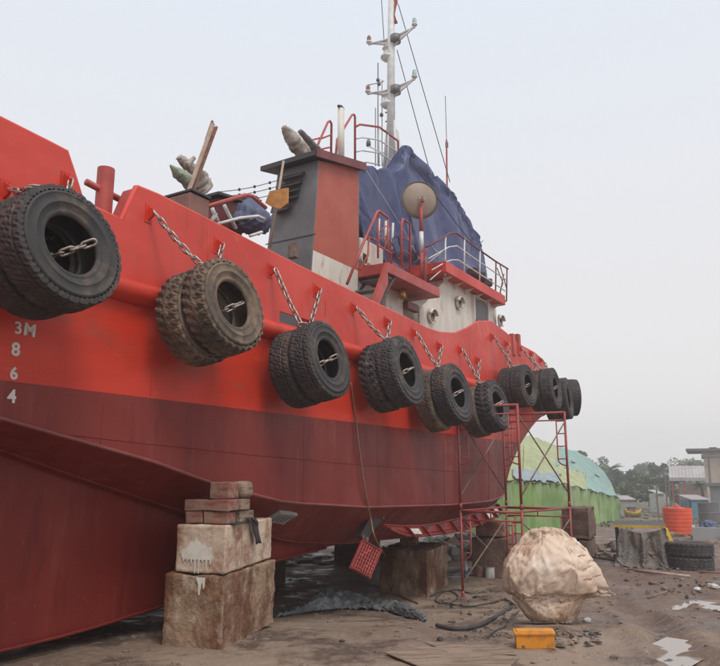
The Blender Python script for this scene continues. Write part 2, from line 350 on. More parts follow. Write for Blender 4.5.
def ground_height(X, Y):
    t1 = np.clip((12.5-Y)/5.2, 0, 1); t2 = np.clip((Y-20)/48, 0, 1)
    z = 0.45*t1*t1*(3-2*t1) - 1.3*t2*t2*(3-2*t2)
    amp = np.clip((X-1.0)/3.0, 0, 1)*np.clip((40-Y)/20, 0, 1)
    z = z + 0.05*fbm(X, Y, 0.5, 5, 3) + 0.035*fbm(X, Y, 2.2, 4, 9) + amp*0.16*fbm(X, Y, 1.3, 5, 21, 0.65) + 0.030*fbm(X, Y, 7, 4, 31, 0.6) + amp*0.09*(0.3-np.abs(fbm(X*0.45+0.3*Y, Y, 4.5, 3, 51)))
    # churned wheel ruts running away from the camera on the right
    for off in (0.0, 1.55):
        cx = 2.75 + off + 0.20*(Y-5.5) + 0.1*np.sin(Y*0.7)
        d = np.abs(X-cx); rut = np.exp(-(d/0.2)**2)*np.clip((16-Y)/6, 0, 1)*np.clip(Y/3, 0, 1)
        z = z - 0.075*rut + 0.05*np.exp(-((d-0.33)/0.1)**2)*np.clip((16-Y)/6, 0, 1)
        z = z + 0.022*np.sin((Y+0.3*X)*22)*np.exp(-(d/0.45)**2)*np.clip((14-Y)/6, 0, 1)
    for (a, b_, wd) in PUD:
        ax, ay = a.x, a.y; dx, dy = b_.x-ax, b_.y-ay; L2 = dx*dx+dy*dy
        t = np.clip(((X-ax)*dx+(Y-ay)*dy)/L2, 0, 1)
        d = np.hypot(X-ax-t*dx, Y-ay-t*dy)/(wd*(0.8+1.3*(fbm(X, Y, 2.5, 3, 77)+0.25)))
        pull = np.clip(1.6-d, 0, 1)
        lvl = min(gbase(ax, ay), gbase(b_.x, b_.y))
        z = z*(1-pull) + (lvl-0.055 + 0.05*np.clip(d, 0, 2)**2)*pull
    return z
xs = np.concatenate([np.linspace(-330, -60, 8), np.linspace(-55, -12, 16), np.arange(-11, 14, 0.075), np.linspace(14.2, 60, 110), np.linspace(65, 330, 14)])
ys = np.concatenate([np.linspace(-60, -4, 8), np.linspace(-3, 3.2, 14), 3.4+np.cumsum(np.full(330, 0.045)), 18.3+np.cumsum(np.linspace(0.06, 0.5, 150)), np.linspace(62, 160, 40), np.linspace(168, 300, 10)])
GX, GY = np.meshgrid(xs, ys, indexing='ij'); GZ = ground_height(GX, GY)
nv = GX.size; ny = len(ys)
me = bpy.data.meshes.new('ground')
co = np.stack([GX.ravel(), GY.ravel(), GZ.ravel()], 1).astype(np.float32)
ii, jj = np.meshgrid(np.arange(len(xs)-1), np.arange(ny-1), indexing='ij'); q = (ii*ny+jj).ravel()
quads = np.stack([q, q+ny, q+ny+1, q+1], 1)
me.vertices.add(nv); me.vertices.foreach_set('co', co.ravel())
me.loops.add(quads.size); me.polygons.add(len(quads))
me.loops.foreach_set('vertex_index', quads.ravel().astype(np.int32))
me.polygons.foreach_set('loop_start', (np.arange(len(quads))*4).astype(np.int32))
me.polygons.foreach_set('use_smooth', np.ones(len(quads), dtype=bool))
me.update(); me.validate(); me.materials.append(M['mud'])
go = bpy.data.objects.new('ground', me); COL.objects.link(go); tag(go, kind='structure')
def gz(x, y): return float(ground_height(np.array([float(x)]), np.array([float(y)]))[0])
def seat(p, lift=0.0): return Vector((p.x, p.y, gz(p.x, p.y)+lift))
# standing water in the hollows
for kp, (a, b_, wd) in enumerate(PUD):
    mb = MB(); lvl = min(gbase(a.x, a.y), gbase(b_.x, b_.y)) - 0.020 + 0.003*kp
    d = (b_-a).normalized(); pn = Vector((-d.y, d.x, 0)); ext = wd*4.5
    c = [a-d*ext-pn*ext, b_+d*ext-pn*ext, b_+d*ext+pn*ext, a-d*ext+pn*ext]
    mb.add([Vector((p.x, p.y, lvl)) for p in c], [(0,1,2,3)])
    o = mb.build('puddle', M['water']); tag(o, kind='structure')
# small clods, pebbles and chips scattered over the yard
def clod_mesh(nm, m):
    import bmesh
    bm = bmesh.new(); bmesh.ops.create_icosphere(bm, subdivisions=1, radius=1.0)
    for v in bm.verts: v.co = v.co*(0.7+0.5*rnd.random()); v.co.z *= 0.55
    me_ = bpy.data.meshes.new(nm); bm.to_mesh(me_); bm.free(); me_.materials.append(m); return me_
def scatter(nm, m, n, xr, yr, sz, seed):
    rr = random.Random(seed); base = clod_mesh('tmp', m); bv = [v.co.copy() for v in base.vertices]; bf = [tuple(p.vertices) for p in base.polygons]
    X = np.array([rr.uniform(*xr) for _ in range(n)]); Y = np.array([yr[0]+(yr[1]-yr[0])*rr.random()**1.5 for _ in range(n)]); Z = ground_height(X, Y)
    mb = MB()
    for i in range(n):
        s_ = sz*(0.3+rr.random()**3*2.2); R = Matrix.Rotation(rr.uniform(0, 6.3), 3, 'Z')
        c = Vector((X[i], Y[i], Z[i]+s_*0.1))
        mb.add([R @ Vector((v.x*s_*rr.uniform(.7, 1.3), v.y*s_, v.z*s_)) + c for v in bv], bf)
    o = mb.build(nm, m, fix=False); tag(o, kind='stuff'); return o
scatter('mud_clods', M['mud'], 2600, (-3, 9), (3.6, 16), 0.019, 5)
scatter('pebbles', M['stone'], 1600, (-4, 10), (3.6, 20), 0.011, 6)

# ------------------------------------------------------------ the tugboat
ship = thing('tugboat', 'red tugboat hauled out on concrete blocks, maroon below the waterline, tyres chained along its side', 'tugboat', ROOT)
ship.rotation_euler = (0, 0, math.atan2(U.y, U.x))
NT = [(-8,-5.4),(17,-5.4),(18,-5.5),(19,-5.75),(20,-6.2),(21,-6.9),(22,-7.9),(22.5,-8.6),(22.8,-9.4)]
NCH = [(-8,-5.4),(11.5,-5.4),(13,-5.45),(14,-5.52),(15,-5.66),(16,-5.95),(17,-6.4),(18,-7.0),(19,-7.9),(20,-9.4),(22.8,-9.4)]
ZC1 = [(-8,2.7),(0,2.65),(3.4,2.5),(5,2.19),(6,1.94),(7.1,1.75),(9,1.63),(12,1.57),(14,1.58),(16,1.68),(18,1.9),(20,2.2),(22.8,2.9)]
ZC2 = [(-8,2.5),(0,2.45),(3.8,2.28),(4.6,2.05),(6.3,1.59),(8,1.2),(9.4,1.08),(12,1.03),(14,1.05),(16,1.2),(18,1.5),(20,1.9),(22.8,2.7)]
ZB = [(-8,0.62),(0,0.58),(4.0,0.58),(4.8,0.60),(5.8,0.68),(7.8,0.97),(9.3,1.06),(9.4,1.06),(12,1.01),(14,1.03),(16,1.18),(18,1.48),(20,1.88),(22.8,2.68)]
ZP = 2.805; ZS = 3.80
bt = [(-8,5.3)]
for px, py in ((0,118),(68,152)): s_, _, z_ = pN(px, py, -5.4); bt.append((s_, z_))
s1, _, z1 = pN(84, 203, -5.4); bt.append((s1, z1))
s1, _, z1 = pN(123, 221, -5.4); bt.append((s1, z1))
for px, py in ((138,187),(160,196),(200,216),(300,267),(410,320),(428,329),(440,333),(456,334),(468,329),(479,322),(492,322),(505,332),(520,345),(535,353)):
    s_, _, z_ = pN(px, py, -5.4); bt.append((s_, z_))
bt += [(19,4.9),(21,4.95),(22.8,5.1)]
def nat(s, z):                                      # half-breadth surface between chine and strake
    zc = interp(ZC1, s); a, b_ = interp(NCH, s), interp(NT, s)
    t = min(1, max(0, (z-zc)/(ZS-zc))); return a + (b_-a)*t
def mir(mb_, pts_fn, stations): pass
ST = [-8,-4,0,1,2,2.8,3.4,3.8,4.2,4.6,5,5.4,5.8,6.2,6.6,7,7.4,7.8,8.2,8.6,9,9.4,10,10.6,11.2,11.8,12.4,13,13.4,13.8,14.2,14.6,15,15.4,15.8,16.2,16.6,17,17.4,17.8,18.2,18.6,19,19.4,19.8,20.2,20.6,21,21.5,22,22.4,22.8]
def bothsides(fn, name, m, sub=None, smooth_=True, split=None):
    mb_ = MB()
    for side in (1, -1):
        rows = []
        for s in ST:
            rows.append([B(s_, NC+side*(n_-NC), z_) for (s_, n_, z_) in fn(s)])
        mb_.grid(rows)
    o = mb_.build(name, m, ship, smooth_=smooth_); return o
def f_top(s):
    zs = [ZP, 3.05, 3.3, 3.55, ZS]; return [(s, nat(s, z), z) for z in zs]
bothsides(f_top, 'topside_plating', M['topside'])
def f_boot(s):
    zc = interp(ZC1, s); return [(s, nat(s, zc+(ZP-zc)*t), zc+(ZP-zc)*t) for t in (0,.25,.5,.75,1)]
bothsides(f_boot, 'boot_top_plating', M['boot'])
def n2(s): return max(-9.4, min(-6.0, interp(NCH, s)-0.55))
def f_bilge(s):
    zc = interp(ZC1, s); z2 = interp(ZC2, s); return [(s, interp(NCH, s), zc), (s, n2(s), z2)]
bothsides(f_bilge, 'bilge_plating', M['boot'], smooth_=False)
def f_bot(s):
    z2 = interp(ZC2, s); zb = interp(ZB, s); nn = min(n2(s)-0.02, -6.08) if s > 9.4 else -6.1
    nn = max(-9.4, nn)
    return [(s, n2(s), z2), (s, nn-0.02 if nn > -9.38 else nn, z2-0.02), (s, nn-0.04 if nn > -9.35 else nn, zb), (s, -9.4, zb-0.02)]
bothsides(f_bot, 'bottom_plating', M['boot'], smooth_=False)
# transom
mb = MB(); pol = [B(-8,-5.4,3.8),B(-8,-5.4,2.7),B(-8,-6.0,2.5),B(-8,-6.1,0.62),B(-8,-12.7,0.62),B(-8,-12.8,2.5),B(-8,-13.4,2.7),B(-8,-13.4,5.3),B(-8,-5.4,5.3)]
mb.prism(pol, (0.02,0,0)); mb.build('transom', M['boot'], ship)
# deck
mb = MB(); rows = [[B(s, interp(NT, s)-0.02, 3.72), B(s, NC, 3.80), B(s, 2*NC-interp(NT, s)+0.02, 3.72)] for s in ST]; mb.grid(rows); mb.build('deck', M['deck'], ship)
# bulwark with freeing ports
def bulwark(side):
    S = sorted(set([round(x, 3) for x in np.arange(-8, 2.5, 0.7)] + [b_[0] for b_ in bt] + [round(x, 3) for x in np.arange(2.6, 22.8, 0.25)] + [6.9, 8.05, 11.0, 11.9] + [22.8]))
    S = [s for i, s in enumerate(S) if i == 0 or s-S[i-1] > 1e-4]
    vs_ = []; fs = []
    def rowz(s):
        tz = interp(bt, s); return [ZS-0.02, 3.93, 4.07, (4.07+tz)/2, tz]
    for s in S:
        for z in rowz(s):
            vs_.append(B(s, NC+side*(interp(NT, s)-NC), z))
    for i in range(len(S)-1):
        for j in range(4):
            m_ = (S[i]+S[i+1])/2
            if j == 1 and (6.9 < m_ < 8.05): continue
            fs.append((i*5+j, i*5+j+1, (i+1)*5+j+1, (i+1)*5+j))
    mb_ = MB(); mb_.add(vs_, fs); o = mb_.build('bulwark', M['bulwark'], ship, smooth_=False)
    md = o.modifiers.new('thick', 'SOLIDIFY'); md.thickness = 0.03; md.offset = -1
    # cap rail along the top
    mc = MB(); pts = [B(s, NC+side*(interp(NT, s)-0.03-NC), interp(bt, s)+0.005) for s in S]
    mc.tube(pts, 0.028, 6); mc.build('cap_rail', M['bulwark'], o, smooth_=True)
    # stiffening stays inside
    for s in np.arange(3.0, 18.5, 0.93):
        if abs(s-pN(100,200,-5.4)[0]) < 0.5: continue
        t = interp(bt, s); st = MB()
        n_ = NC+side*(interp(NT, s)-0.05-NC); k = -side
        st.prism([B(s, n_, t-0.08), B(s, n_, 3.82), B(s, n_+k*0.32, 3.82), B(s, n_+k*0.03, t-0.08)], (0.02,0,0))
        st.build('bulwark_stay', M['bulwark'], o)
    return o
bul = bulwark(1); bulwark(-1)
# rubbing strake pipe
def zst(s): return ZS + 0.16*smooth((s-13)/5)
for side in (1, -1):
    mb = MB(); mb.tube([B(s, NC+side*(interp(NT, s)+0.0-NC), zst(s)) for s in ST if s > -7.9], 0.115, 14)
    mb.build('rubbing_strake', M['topside'], ship, smooth_=True)
# weld seams, chine bead
def seam(pts, r, m=M['boot'], nm='weld_seam'):
    mb_ = MB(); mb_.tube([B(*p) for p in pts], r, 5); return mb_.build(nm, m, ship, smooth_=True)
seam([(s, interp(NCH, s)+0.004, interp(ZC1, s)) for s in ST if s < 20], 0.020, mat('chine_edge', (0.24,0.06,0.052), (0.19,0.045,0.04), 0.45, 3), 'chine_bead')
seam([(s, n2(s)+0.004, interp(ZC2, s)) for s in ST if s < 19.5], 0.013, nm='lower_chine_bead')
seam([(s, nat(s, 2.36-0.045*(s-5)+0.0022*(s-5)**2)+0.000, 2.36-0.045*(s-5)+0.0022*(s-5)**2) for s in ST if 3.6 < s < 17], 0.006)
for s in (4.35, 7.45, 9.3, 11.6, 13.9):
    zc = interp(ZC1, s); seam([(s, nat(s, z), z) for z in np.linspace(zc, ZP, 6)], 0.0028)
for s in (4.9, 6.7, 9.3, 11.6):
    seam([(s, -5.4, z) for z in (ZP+.01, ZS)], 0.0025, M['topside'])
for s in (5.6, 7.9, 10.4, 12.9):
    seam([(s, -5.4, z) for z in (4.2, interp(bt, s)-.03)], 0.004, M['bulwark'])
seam([(s, -6.14, 1.35-0.02*s) for s in ST if 0 < s < 6], 0.006); seam([(4.9, -6.145, z) for z in (0.7, 1.95)], 0.006)
seam([(5.15, -6.145, z) for z in (0.75, 1.85)], 0.005)
seam([(s, -6.1, interp(ZB, s)) for s in ST if s < 9.3], 0.018, nm='bottom_edge_bead')
# draft marks
def textmesh(body, size, nm, m, parent, M4, off=0.005):
    c = bpy.data.curves.new('t', 'FONT'); c.body = body; c.size = size; c.extrude = 0.002; c.offset = off; c.align_x = 'CENTER'; c.align_y = 'CENTER'
    o = bpy.data.objects.new('t', c); COL.objects.link(o); bpy.context.view_layer.update()
    me_ = bpy.data.meshes.new_from_object(o); bpy.data.objects.remove(o); me_.transform(M4); me_.name = nm; me_.materials.clear(); me_.materials.append(m)
    ob = bpy.data.objects.new(nm, me_); COL.objects.link(ob); ob.parent = parent; return ob
M['draft'] = mat('draft_paint', (0.66,0.60,0.56), (0.6,0.5,0.46), 0.6, 8)
for body, px, py, sz, rot in (('3', 18, 328.5, .14, 6), ('M', 29.5, 330.5, .145, -2), ('8', 15.5, 350, .15, 4), ('6', 13.5, 374, .135, 4), ('4', 11.5, 397, .145, 4)):
    s_, n_, z_ = pN(px, py, -5.4)
    # text plane: local x -> ship x (s), local y -> up, normal -> outboard (-y in ship frame)
    Mx = Matrix(((1,0,0,0),(0,0,-1,0),(0,1,0,0),(0,0,0,1)))
    M4 = Matrix.Translation(B(s_, n_+0.004, z_)) @ Mx @ Matrix.Rotation(math.radians(rot), 4, 'Z')
    textmesh(body, sz, 'draft_mark', M['draft'], ship, M4, .0028 if body == '3' else .005)

# chain lugs (pixels) -> red half-round plates standing off the bulwark
lugs = [(8,190),(68,181),(152,213),(220,245),(273,270),(318,290),(355,308),(388,322),(415,333),(440,346),(461,350),(478,360),(493,337),(507,344),(521,349),(532,354),(541,360)]
lugw = []
for (px, py) in lugs:
    nn = -5.4 if px < 535 else -5.45
    s_, _, z_ = pN(px, py, nn+0.05); nh = interp(NT, s_)
    lugw.append((s_, nh+0.07, z_))
    mb = MB(); R_ = 0.085; pts = [B(s_-0.012, nh-0.005, z_+0.09), B(s_-0.012, nh-0.005, z_-0.08)]
    for k in range(7):
        a = -PI/2 + PI*k/6; pts.append(B(s_-0.012, nh+0.04+0.05*math.cos(a), z_+0.05*math.sin(a)))
    mb.prism(pts, (0.024,0,0)); mb.build('chain_lug', M['topside'], ship)
    mb = MB(); mb.box(B(s_, nh+0.004, z_), (0.09, 0.008, 0.19)); mb.build('lug_pad', M['topside'], ship)

# bitt in the bulwark gap
bs, bn, bz = pN(104, 200, -5.75)
mb = MB(); mb.tube([B(bs, bn, 3.8), B(bs, bn, pN(104,168,-5.75)[2])], 0.085, 20); ob = mb.build('bitt', M['redtrim'], ship, smooth_=True)
md = ob.modifiers.new('e', 'EDGE_SPLIT')
a0 = pN(86,185,-5.75); a1 = pN(121,197,-5.75)
mb = MB(); mb.tube([B(a0[0], bn, (a0[2]+a1[2])/2+.02), B(a1[0], bn, (a0[2]+a1[2])/2-.02)], 0.035, 14); mb.build('bitt_crossbar', M['redtrim'], ob, smooth_=True)
# stern-side shoulder plate where the bulwark rises again
p1 = pN(138,187,-5.4); p0 = pN(123,221,-5.4)
mb = MB(); mb.prism([B(p0[0],-5.43,p0[2]), B(p1[0],-5.43,p1[2]), B(p1[0],-5.62,p1[2]), B(p0[0],-5.62,p0[2])], (0,0,-0.03)); mb.build('bulwark_end_plate', M['redtrim'], ship)

# ---- side casing (funnel) ----
def quad_loft(mb_, bot, top): mb_.hexa(bot, top)
cs0, cs1 = 9.5, 11.15; cn0, cn1 = -6.9, -8.05
def cz(z): return (z-3.8)/3.8
def cpt(s, n, z, taper=0.12):                         # leaning casing
    t = cz(z); return B(s+0.33*t if s < 10 else s+0.05*t, n - (0 if n > -7 else -0.25*t), z)
zt0 = pN(318,160,-6.9)[2]; zt1 = pN(356,167,-6.9)[2]; zmid0 = pN(306.5,247,-6.9)[2]; zmid1 = zmid0
casing = None
mb = MB()   # aft face grey, thin plates butted together
mb.prism([cpt(cs0,cn0,3.8), cpt(cs0,cn0,zt0), cpt(cs0,cn1,zt0), cpt(cs0,cn1,3.8)], (0.03,0,0)); casing = mb.build('casing', M['greyp'], ship)
mb = MB(); mb.prism([cpt(cs0,cn0,zmid0)+Vector((.03,0,0)), cpt(cs1,cn0,zmid1), cpt(cs1,cn0,zt1), cpt(cs0,cn0,zt0)+Vector((.03,0,0))], (0,0.03,0)); mb.build('red_side_panel', M['redface'], casing)
mb = MB(); mb.prism([cpt(cs0,cn0,3.8)+Vector((.03,-.0,0)), cpt(cs1,cn0,3.8), cpt(cs1,cn0,zmid1-.002), cpt(cs0,cn0,zmid0-.002)+Vector((.03,0,0))], (0,0.03,0)); mb.build('cream_side_panel', M['cream'], casing)
mb = MB(); mb.prism([cpt(cs0,cn1,3.8)+Vector((.03,0,0)), cpt(cs1,cn1,3.8), cpt(cs1,cn1,zt1), cpt(cs0,cn1,zt0)+Vector((.03,0,0))], (0,-0.03,0)); mb.build('inner_side_panel', M['greyp'], casing)
mb = MB(); mb.prism([cpt(cs1,cn0,3.8), cpt(cs1,cn0,zt1), cpt(cs1,cn1,zt1), cpt(cs1,cn1,3.8)], (0.03,0,0)); mb.build('front_panel', M['greyp'], casing)
# roof slab with overhang
r0 = pS(263,174,cs0+0.2); roof = [B(cs0+0.12,-6.82,zt0+0.0), B(cs1+0.15,-6.82,zt1), B(cs1+0.15,-8.1,zt1), B(cs0+0.12,r0[1],zt0-0.02)]
mb = MB(); mb.hexa(roof, [p+Vector((0,0,0.09)) for p in roof]); mb.build('roof_slab', M['dark'], casing)
mb = MB(); mb.prism([B(cs0+0.14,-6.78,zt0-0.03), B(cs1+0.15,-6.78,zt1-0.03), B(cs1+0.15,-6.78,zt1+0.13), B(cs0+0.14,-6.78,zt0+0.12)], (0,0.035,0)); mb.build('fascia', M['darkred'], casing)
# horizontal plate joint on the aft face
mb = MB(); zj = pS(290,237,cs0+.1)[2]; mb.box((cpt(cs0,cn0,zj)+cpt(cs0,cn1,zj))/2+Vector((-.004,0,0)), (0.012, 1.1, 0.015)); mb.build('plate_joint', M['dark'], casing)
# louvres
for i, (py, x0, x1) in enumerate(((178,281,303),(186.5,279.5,301),(193.5,279,299.5),(200.5,278,298.5),(212,276,291))):
    a = pS(x0, py, cs0+0.25); b_ = pS(x1, py-3, cs0+0.25)
    mb = MB(); z = (a[2]+b_[2])/2; sx = cpt(cs0, -7, z).x
    mb.prism([Vector((sx-0.001, B(0,a[1],0).y, z-.6)), Vector((sx-0.15, B(0,a[1],0).y, z-.66)), Vector((sx-0.15, B(0,a[1],0).y, z-.645)), Vector((sx-0.001, B(0,a[1],0).y, z-.53))], Vector((0, B(0,b_[1],0).y-B(0,a[1],0).y, 0)))
    for j in range(len(mb.v)): pass
    mb.build('louver', M['dark'], casing)
# junction box low on aft face
a = pS(296,252,cs0); mb = MB(); mb.box(B(cs0-0.07, a[1], a[2]), (0.12,0.16,0.25)); ob = mb.build('junction_box', M['brace'], casing)

# ---- lower platform, deckhouse ----
mb = MB(); hz = 6.42
# aft deckhouse (cream) s 11.2..14 at n=-6.9 up to platform
mb.box((B(11.25,-6.95,3.8)+B(18.0,-11.85,5.72))/2, (18.0-11.25, 4.9, 1.92)); dh = mb.build('deckhouse', M['cream'], ship)
za = pN(388,262,-6.25)[2]; sa = pN(388,262,-6.25)[0]; sb = pN(440,297,-6.25)[0]
mb = MB(); mb.box((B(sa,-6.25,za)+B(sb,-7.6,za-0.2))/2, (sb-sa, 1.35, 0.2)); pl = mb.build('boat_deck_platform', M['redtrim'], dh, bevel=0.01)
# slanted red plate under its aft end
c0 = pN(369,300,-6.25); c1 = pN(388,262,-6.25)
mb = MB(); mb.prism([B(c0[0]-0.02,-6.25,c0[2]-0.3), B(c1[0]-.002,-6.25,za), B(c1[0]-.002,-6.25,za-0.42), B(c0[0]+0.16,-6.25,c0[2]-0.3)], (0,0.07,0)); mb.build('slanted_brace_plate', M['redtrim'], dh)
# forward deckhouse, upper wall
s0, s1_ = 13.75, 18.15; eav = 6.52
hexb = lambda s_a, s_b, na, nb, z0, z1: ([B(s_a,na,z0),B(s_b,na,z0),B(s_b,nb,z0),B(s_a,nb,z0)],[B(s_a,na,z1),B(s_b,na,z1),B(s_b,nb,z1),B(s_a,nb,z1)])
mb = MB()
top_s = pN(445,276,-6.7)[0]
mb.prism([B(13.35,-6.7,3.8), B(13.35,-6.7,5.55), B(13.75,-6.7,5.78), B(top_s,-6.7,eav), B(17.6,-6.7,eav), B(18.15,-7.0,eav), B(18.15,-7.0,3.8), B(17.6,-6.7,3.8)] , (0,0.05,0))
ob = mb.build('forward_wall', M['cream'], dh)
mb = MB(); q = hexb(13.5, 18.1, -6.78, -12.0, 3.8, eav-0.01); mb.hexa(*q); mb.v = [v for v in mb.v]
# slope the aft upper edge
mb.v[4] = tuple(B(top_s,-6.78,eav-0.01)); mb.v[7] = tuple(B(top_s,-12.0,eav-0.01)); mb.build('forward_house', M['cream'], dh)
# eave band of the forward house
e0 = pN(446,272,-6.42); e1 = pN(505.5,304,-6.42)
mb = MB(); mb.hexa([B(e0[0],-6.42,eav),B(e1[0],-6.42,eav),B(e1[0]+.25,-7.4,eav),B(e0[0],-7.4,eav)],[B(e0[0],-6.42,eav+0.25),B(e1[0],-6.42,eav+0.25),B(e1[0]+.25,-7.4,eav+0.25),B(e0[0],-7.4,eav+0.25)]); mb.build('eave_band', M['bulwark'], dh, bevel=0.01)
mb = MB(); mb.box((B(12.0,-7.42,eav+.1)+B(18.3,-12.0,eav+.22))/2, (6.3,4.58,0.12)); mb.build('upper_deck', M['redtrim'], dh)
for k in range(6):
    s_ = e0[0]+0.4+k*0.62; mb = MB(); mb.prism([B(s_,-6.68,eav-.002),B(s_,-6.46,eav-.002),B(s_,-6.68,eav-0.13)], (0.03,0,0)); mb.build('eave_bracket', M['cream'], dh)
# door
d0 = pN(474,300,-6.66); d1 = pN(488,330,-6.66)
mb = MB(); dz1 = pN(481,302,-6.66)[2]; ds0, ds1 = d0[0], d1[0]
mb.box((B(ds0,-6.66,4.35)+B(ds1,-6.69,dz1))/2, (ds1-ds0, 0.05, dz1-4.35)); door = mb.build('door', mat('door_grey', (0.07,0.065,0.07), (0.09,0.08,0.08), 0.5, 3), dh, bevel=0.02)
mb = MB(); mb.box(B(ds1-.06,-6.61,5.1), (0.03,0.05,0.22)); mb.build('door_handle', M['galv'], door)
for z in (4.7, 5.3, 5.8):
    mb = MB(); mb.box(B(ds0+.01,-6.61,z), (0.05,0.04,0.1)); mb.build('door_hinge', M['dark'], door)
for (a, c, sz) in (((ds0-.03, 4.3), (ds0-.03, dz1+.04), 0),((ds1+.03, 4.3), (ds1+.03, dz1+.04), 0)):
    mb = MB(); mb.box((B(a[0],-6.67,a[1])+B(c[0],-6.67,c[1]))/2, (0.05,0.09,c[1]-a[1])); mb.build('door_frame', M['cream'], door)
mb = MB(); mb.box((B(ds0-.05,-6.67,dz1+.06)+B(ds1+.05,-6.67,dz1+.06))/2, (ds1-ds0+.1,0.09,0.04)); mb.build('door_frame', M['cream'], door)
# portholes with eyebrow hoods
def porthole(px, py, n, R_, hood=True):
    s_, n_, z_ = pN(px, py, n); c = B(s_, n_, z_)
    Rm = Matrix.Translation(c) @ Matrix.Rotation(PI/2, 4, 'X')
    mb_ = MB(); mb_.lathe([(R_*1.0,-0.02),(R_*1.0,0.03),(R_*1.22,0.03),(R_*1.22,-0.02)], 24, Rm, close=True); f_ = mb_.build('porthole', M['cream'], dh, smooth_=False)
    mb_ = MB(); mb_.lathe([(0.0005,0.015),(R_,0.015)], 24, Rm); mb_.build('pane', M['glass'], f_)
    if hood:
        mb_ = MB(); rows = []
        for k in range(11):
            a = math.radians(15+150*k/10); ca, sa_ = math.cos(a), math.sin(a)
            rows.append([c+Vector((R_*1.25*ca, -0.02, R_*1.25*sa_)), c+Vector((R_*1.75*ca, 0.0, R_*1.75*sa_)), c+Vector((R_*1.6*ca, -0.10, R_*1.5*sa_))])
        mb_.grid(rows); o = mb_.build('eyebrow_hood', M['cream'], f_, smooth_=True); md_ = o.modifiers.new('t', 'SOLIDIFY'); md_.thickness = 0.015
    for k in range(4):
        a = PI/4+k*PI/2; mb_ = MB(); mb_.box(c+Vector((R_*1.12*math.cos(a), -0.04, R_*1.12*math.sin(a))), (0.025,0.03,0.025)); mb_.build('dog_bolt', M['brass'], f_)
porthole(431.5, 317, -6.66, 0.11); porthole(459, 304, -6.66, 0.11); porthole(500, 322, -6.70, 0.12)
porthole(364, 259, -6.9, 0.10, False)
# open steel door leaf and brass lamp under the platform
lm = pN(402,292,-6.62)
mb = MB(); mb.box(B(lm[0]+.02,-6.85,lm[2]-.25), (0.7,0.1,0.9)); mb.build('recess_panel', M['cream'], dh)
mb = MB(); c = B(lm[0],-6.62,lm[2]); mb.lathe([(0.001,-.16),(.05,-.15),(.075,-.09),(.075,.06),(.05,.1),(.03,.16),(.001,.17)], 12, Matrix.Translation(c)); lamp = mb.build('deck_lamp', M['brass'], dh, smooth_=True)
for k in range(4):
    a = PI/4+k*PI/2; mb = MB(); mb.tube([c+Vector((.09*math.cos(a), .09*math.sin(a), z)) for z in (-.15, 0, .1)], 0.008, 5); mb.build('lamp_guard', M['brass'], lamp)
# red cabinet beneath
a = pN(411,307,-6.75); mb = MB(); mb.box(B(a[0], -6.75, a[2]), (0.5,0.12,0.16)); mb.build('red_locker', M['darkred'], dh, bevel=0.01)
# stair up to the boat deck with treads
st0 = pN(352,290,-6.6); st1 = pN(384,256,-6.6)
for k in range(6):
    t = k/5; s_ = st0[0]+(st1[0]-st0[0])*t; z_ = 4.7+(za-4.7)*t
    mb = MB(); mb.box(B(s_, -6.62, z_), (0.24,0.62,0.035)); mb.build('stair_tread', M['greyp'], dh)
for n_ in (-6.3, -6.94):
    mb = MB(); mb.tube([B(st0[0]-.1,n_,4.5), B(st1[0]+.1,n_,za+.05)], 0.03, 6); mb.build('stair_stringer', M['dark'], dh)

def rail(paths, r, m, name='railing', parent=None):
    mb_ = MB()
    for p in paths: mb_.tube(p, r, 7)
    return mb_.build(name, m, parent or ship, smooth_=True)
# stair handrails and gates (red)
def NP(pts, n): return [BN(x, y, n) for x, y in pts]
sr = rail([NP([(347,284),(362,246),(377,212),(379,211),(388,218)], -6.35)], 0.026, M['redtrim'], 'stair_railing')
for pts in ([(378,214),(378,258)],[(388,218),(388,262)],[(369,236),(368,255),(360,270)],[(369,237),(377,241)],[(377,245),(391,253),(391,264)]):
    rail([NP(pts, -6.4)], 0.02, M['redtrim'], 'railing_bar', sr)
g2 = rail([NP([(401.5,268),(401.5,223),(403,219),(410,224),(410,272)], -6.45)], 0.026, M['redtrim'], 'gate_railing')
for pts in ([(401.5,237),(410,241)],[(401.5,250),(410,254)]): rail([NP(pts, -6.45)], 0.016, M['redtrim'], 'railing_bar', g2)
for x in (379, 386, 393): rail([NP([(x, 219+(x-379)*0.3),(x-1, 245+(x-379)*.3)], -6.9)], 0.026, M['white'], 'white_stanchion', sr)
for pts in ([(379,240),(386,236),(393,246)],[(390,228),(384,244),(392,252)],[(393,252),(402,262),(410,274)],[(380,232),(386,226)]): rail([NP(pts, -6.8)], 0.016, M['redtrim'], 'railing_bar', sr)
# coil of hose / rings hanging on rail
for cx, cy in ((397,246),(414,253)):
    c = BN(cx, cy, -6.5); mb = MB(); mb.tube([c+Vector((0.16*math.cos(a), 0.02*math.sin(3*a), 0.2*math.sin(a))) for a in np.linspace(0, 2*PI, 20)], 0.014, 5); mb.build('hung_hoop', M['rope'], sr, smooth_=True)
# deck stores behind stair
mb = MB(); c = pN(366,254,-7.2); mb.box(B(c[0]+.1,-7.25,c[2]), (0.9,0.3,0.5)); mb.build('cream_locker', M['cream'], dh, bevel=0.04)

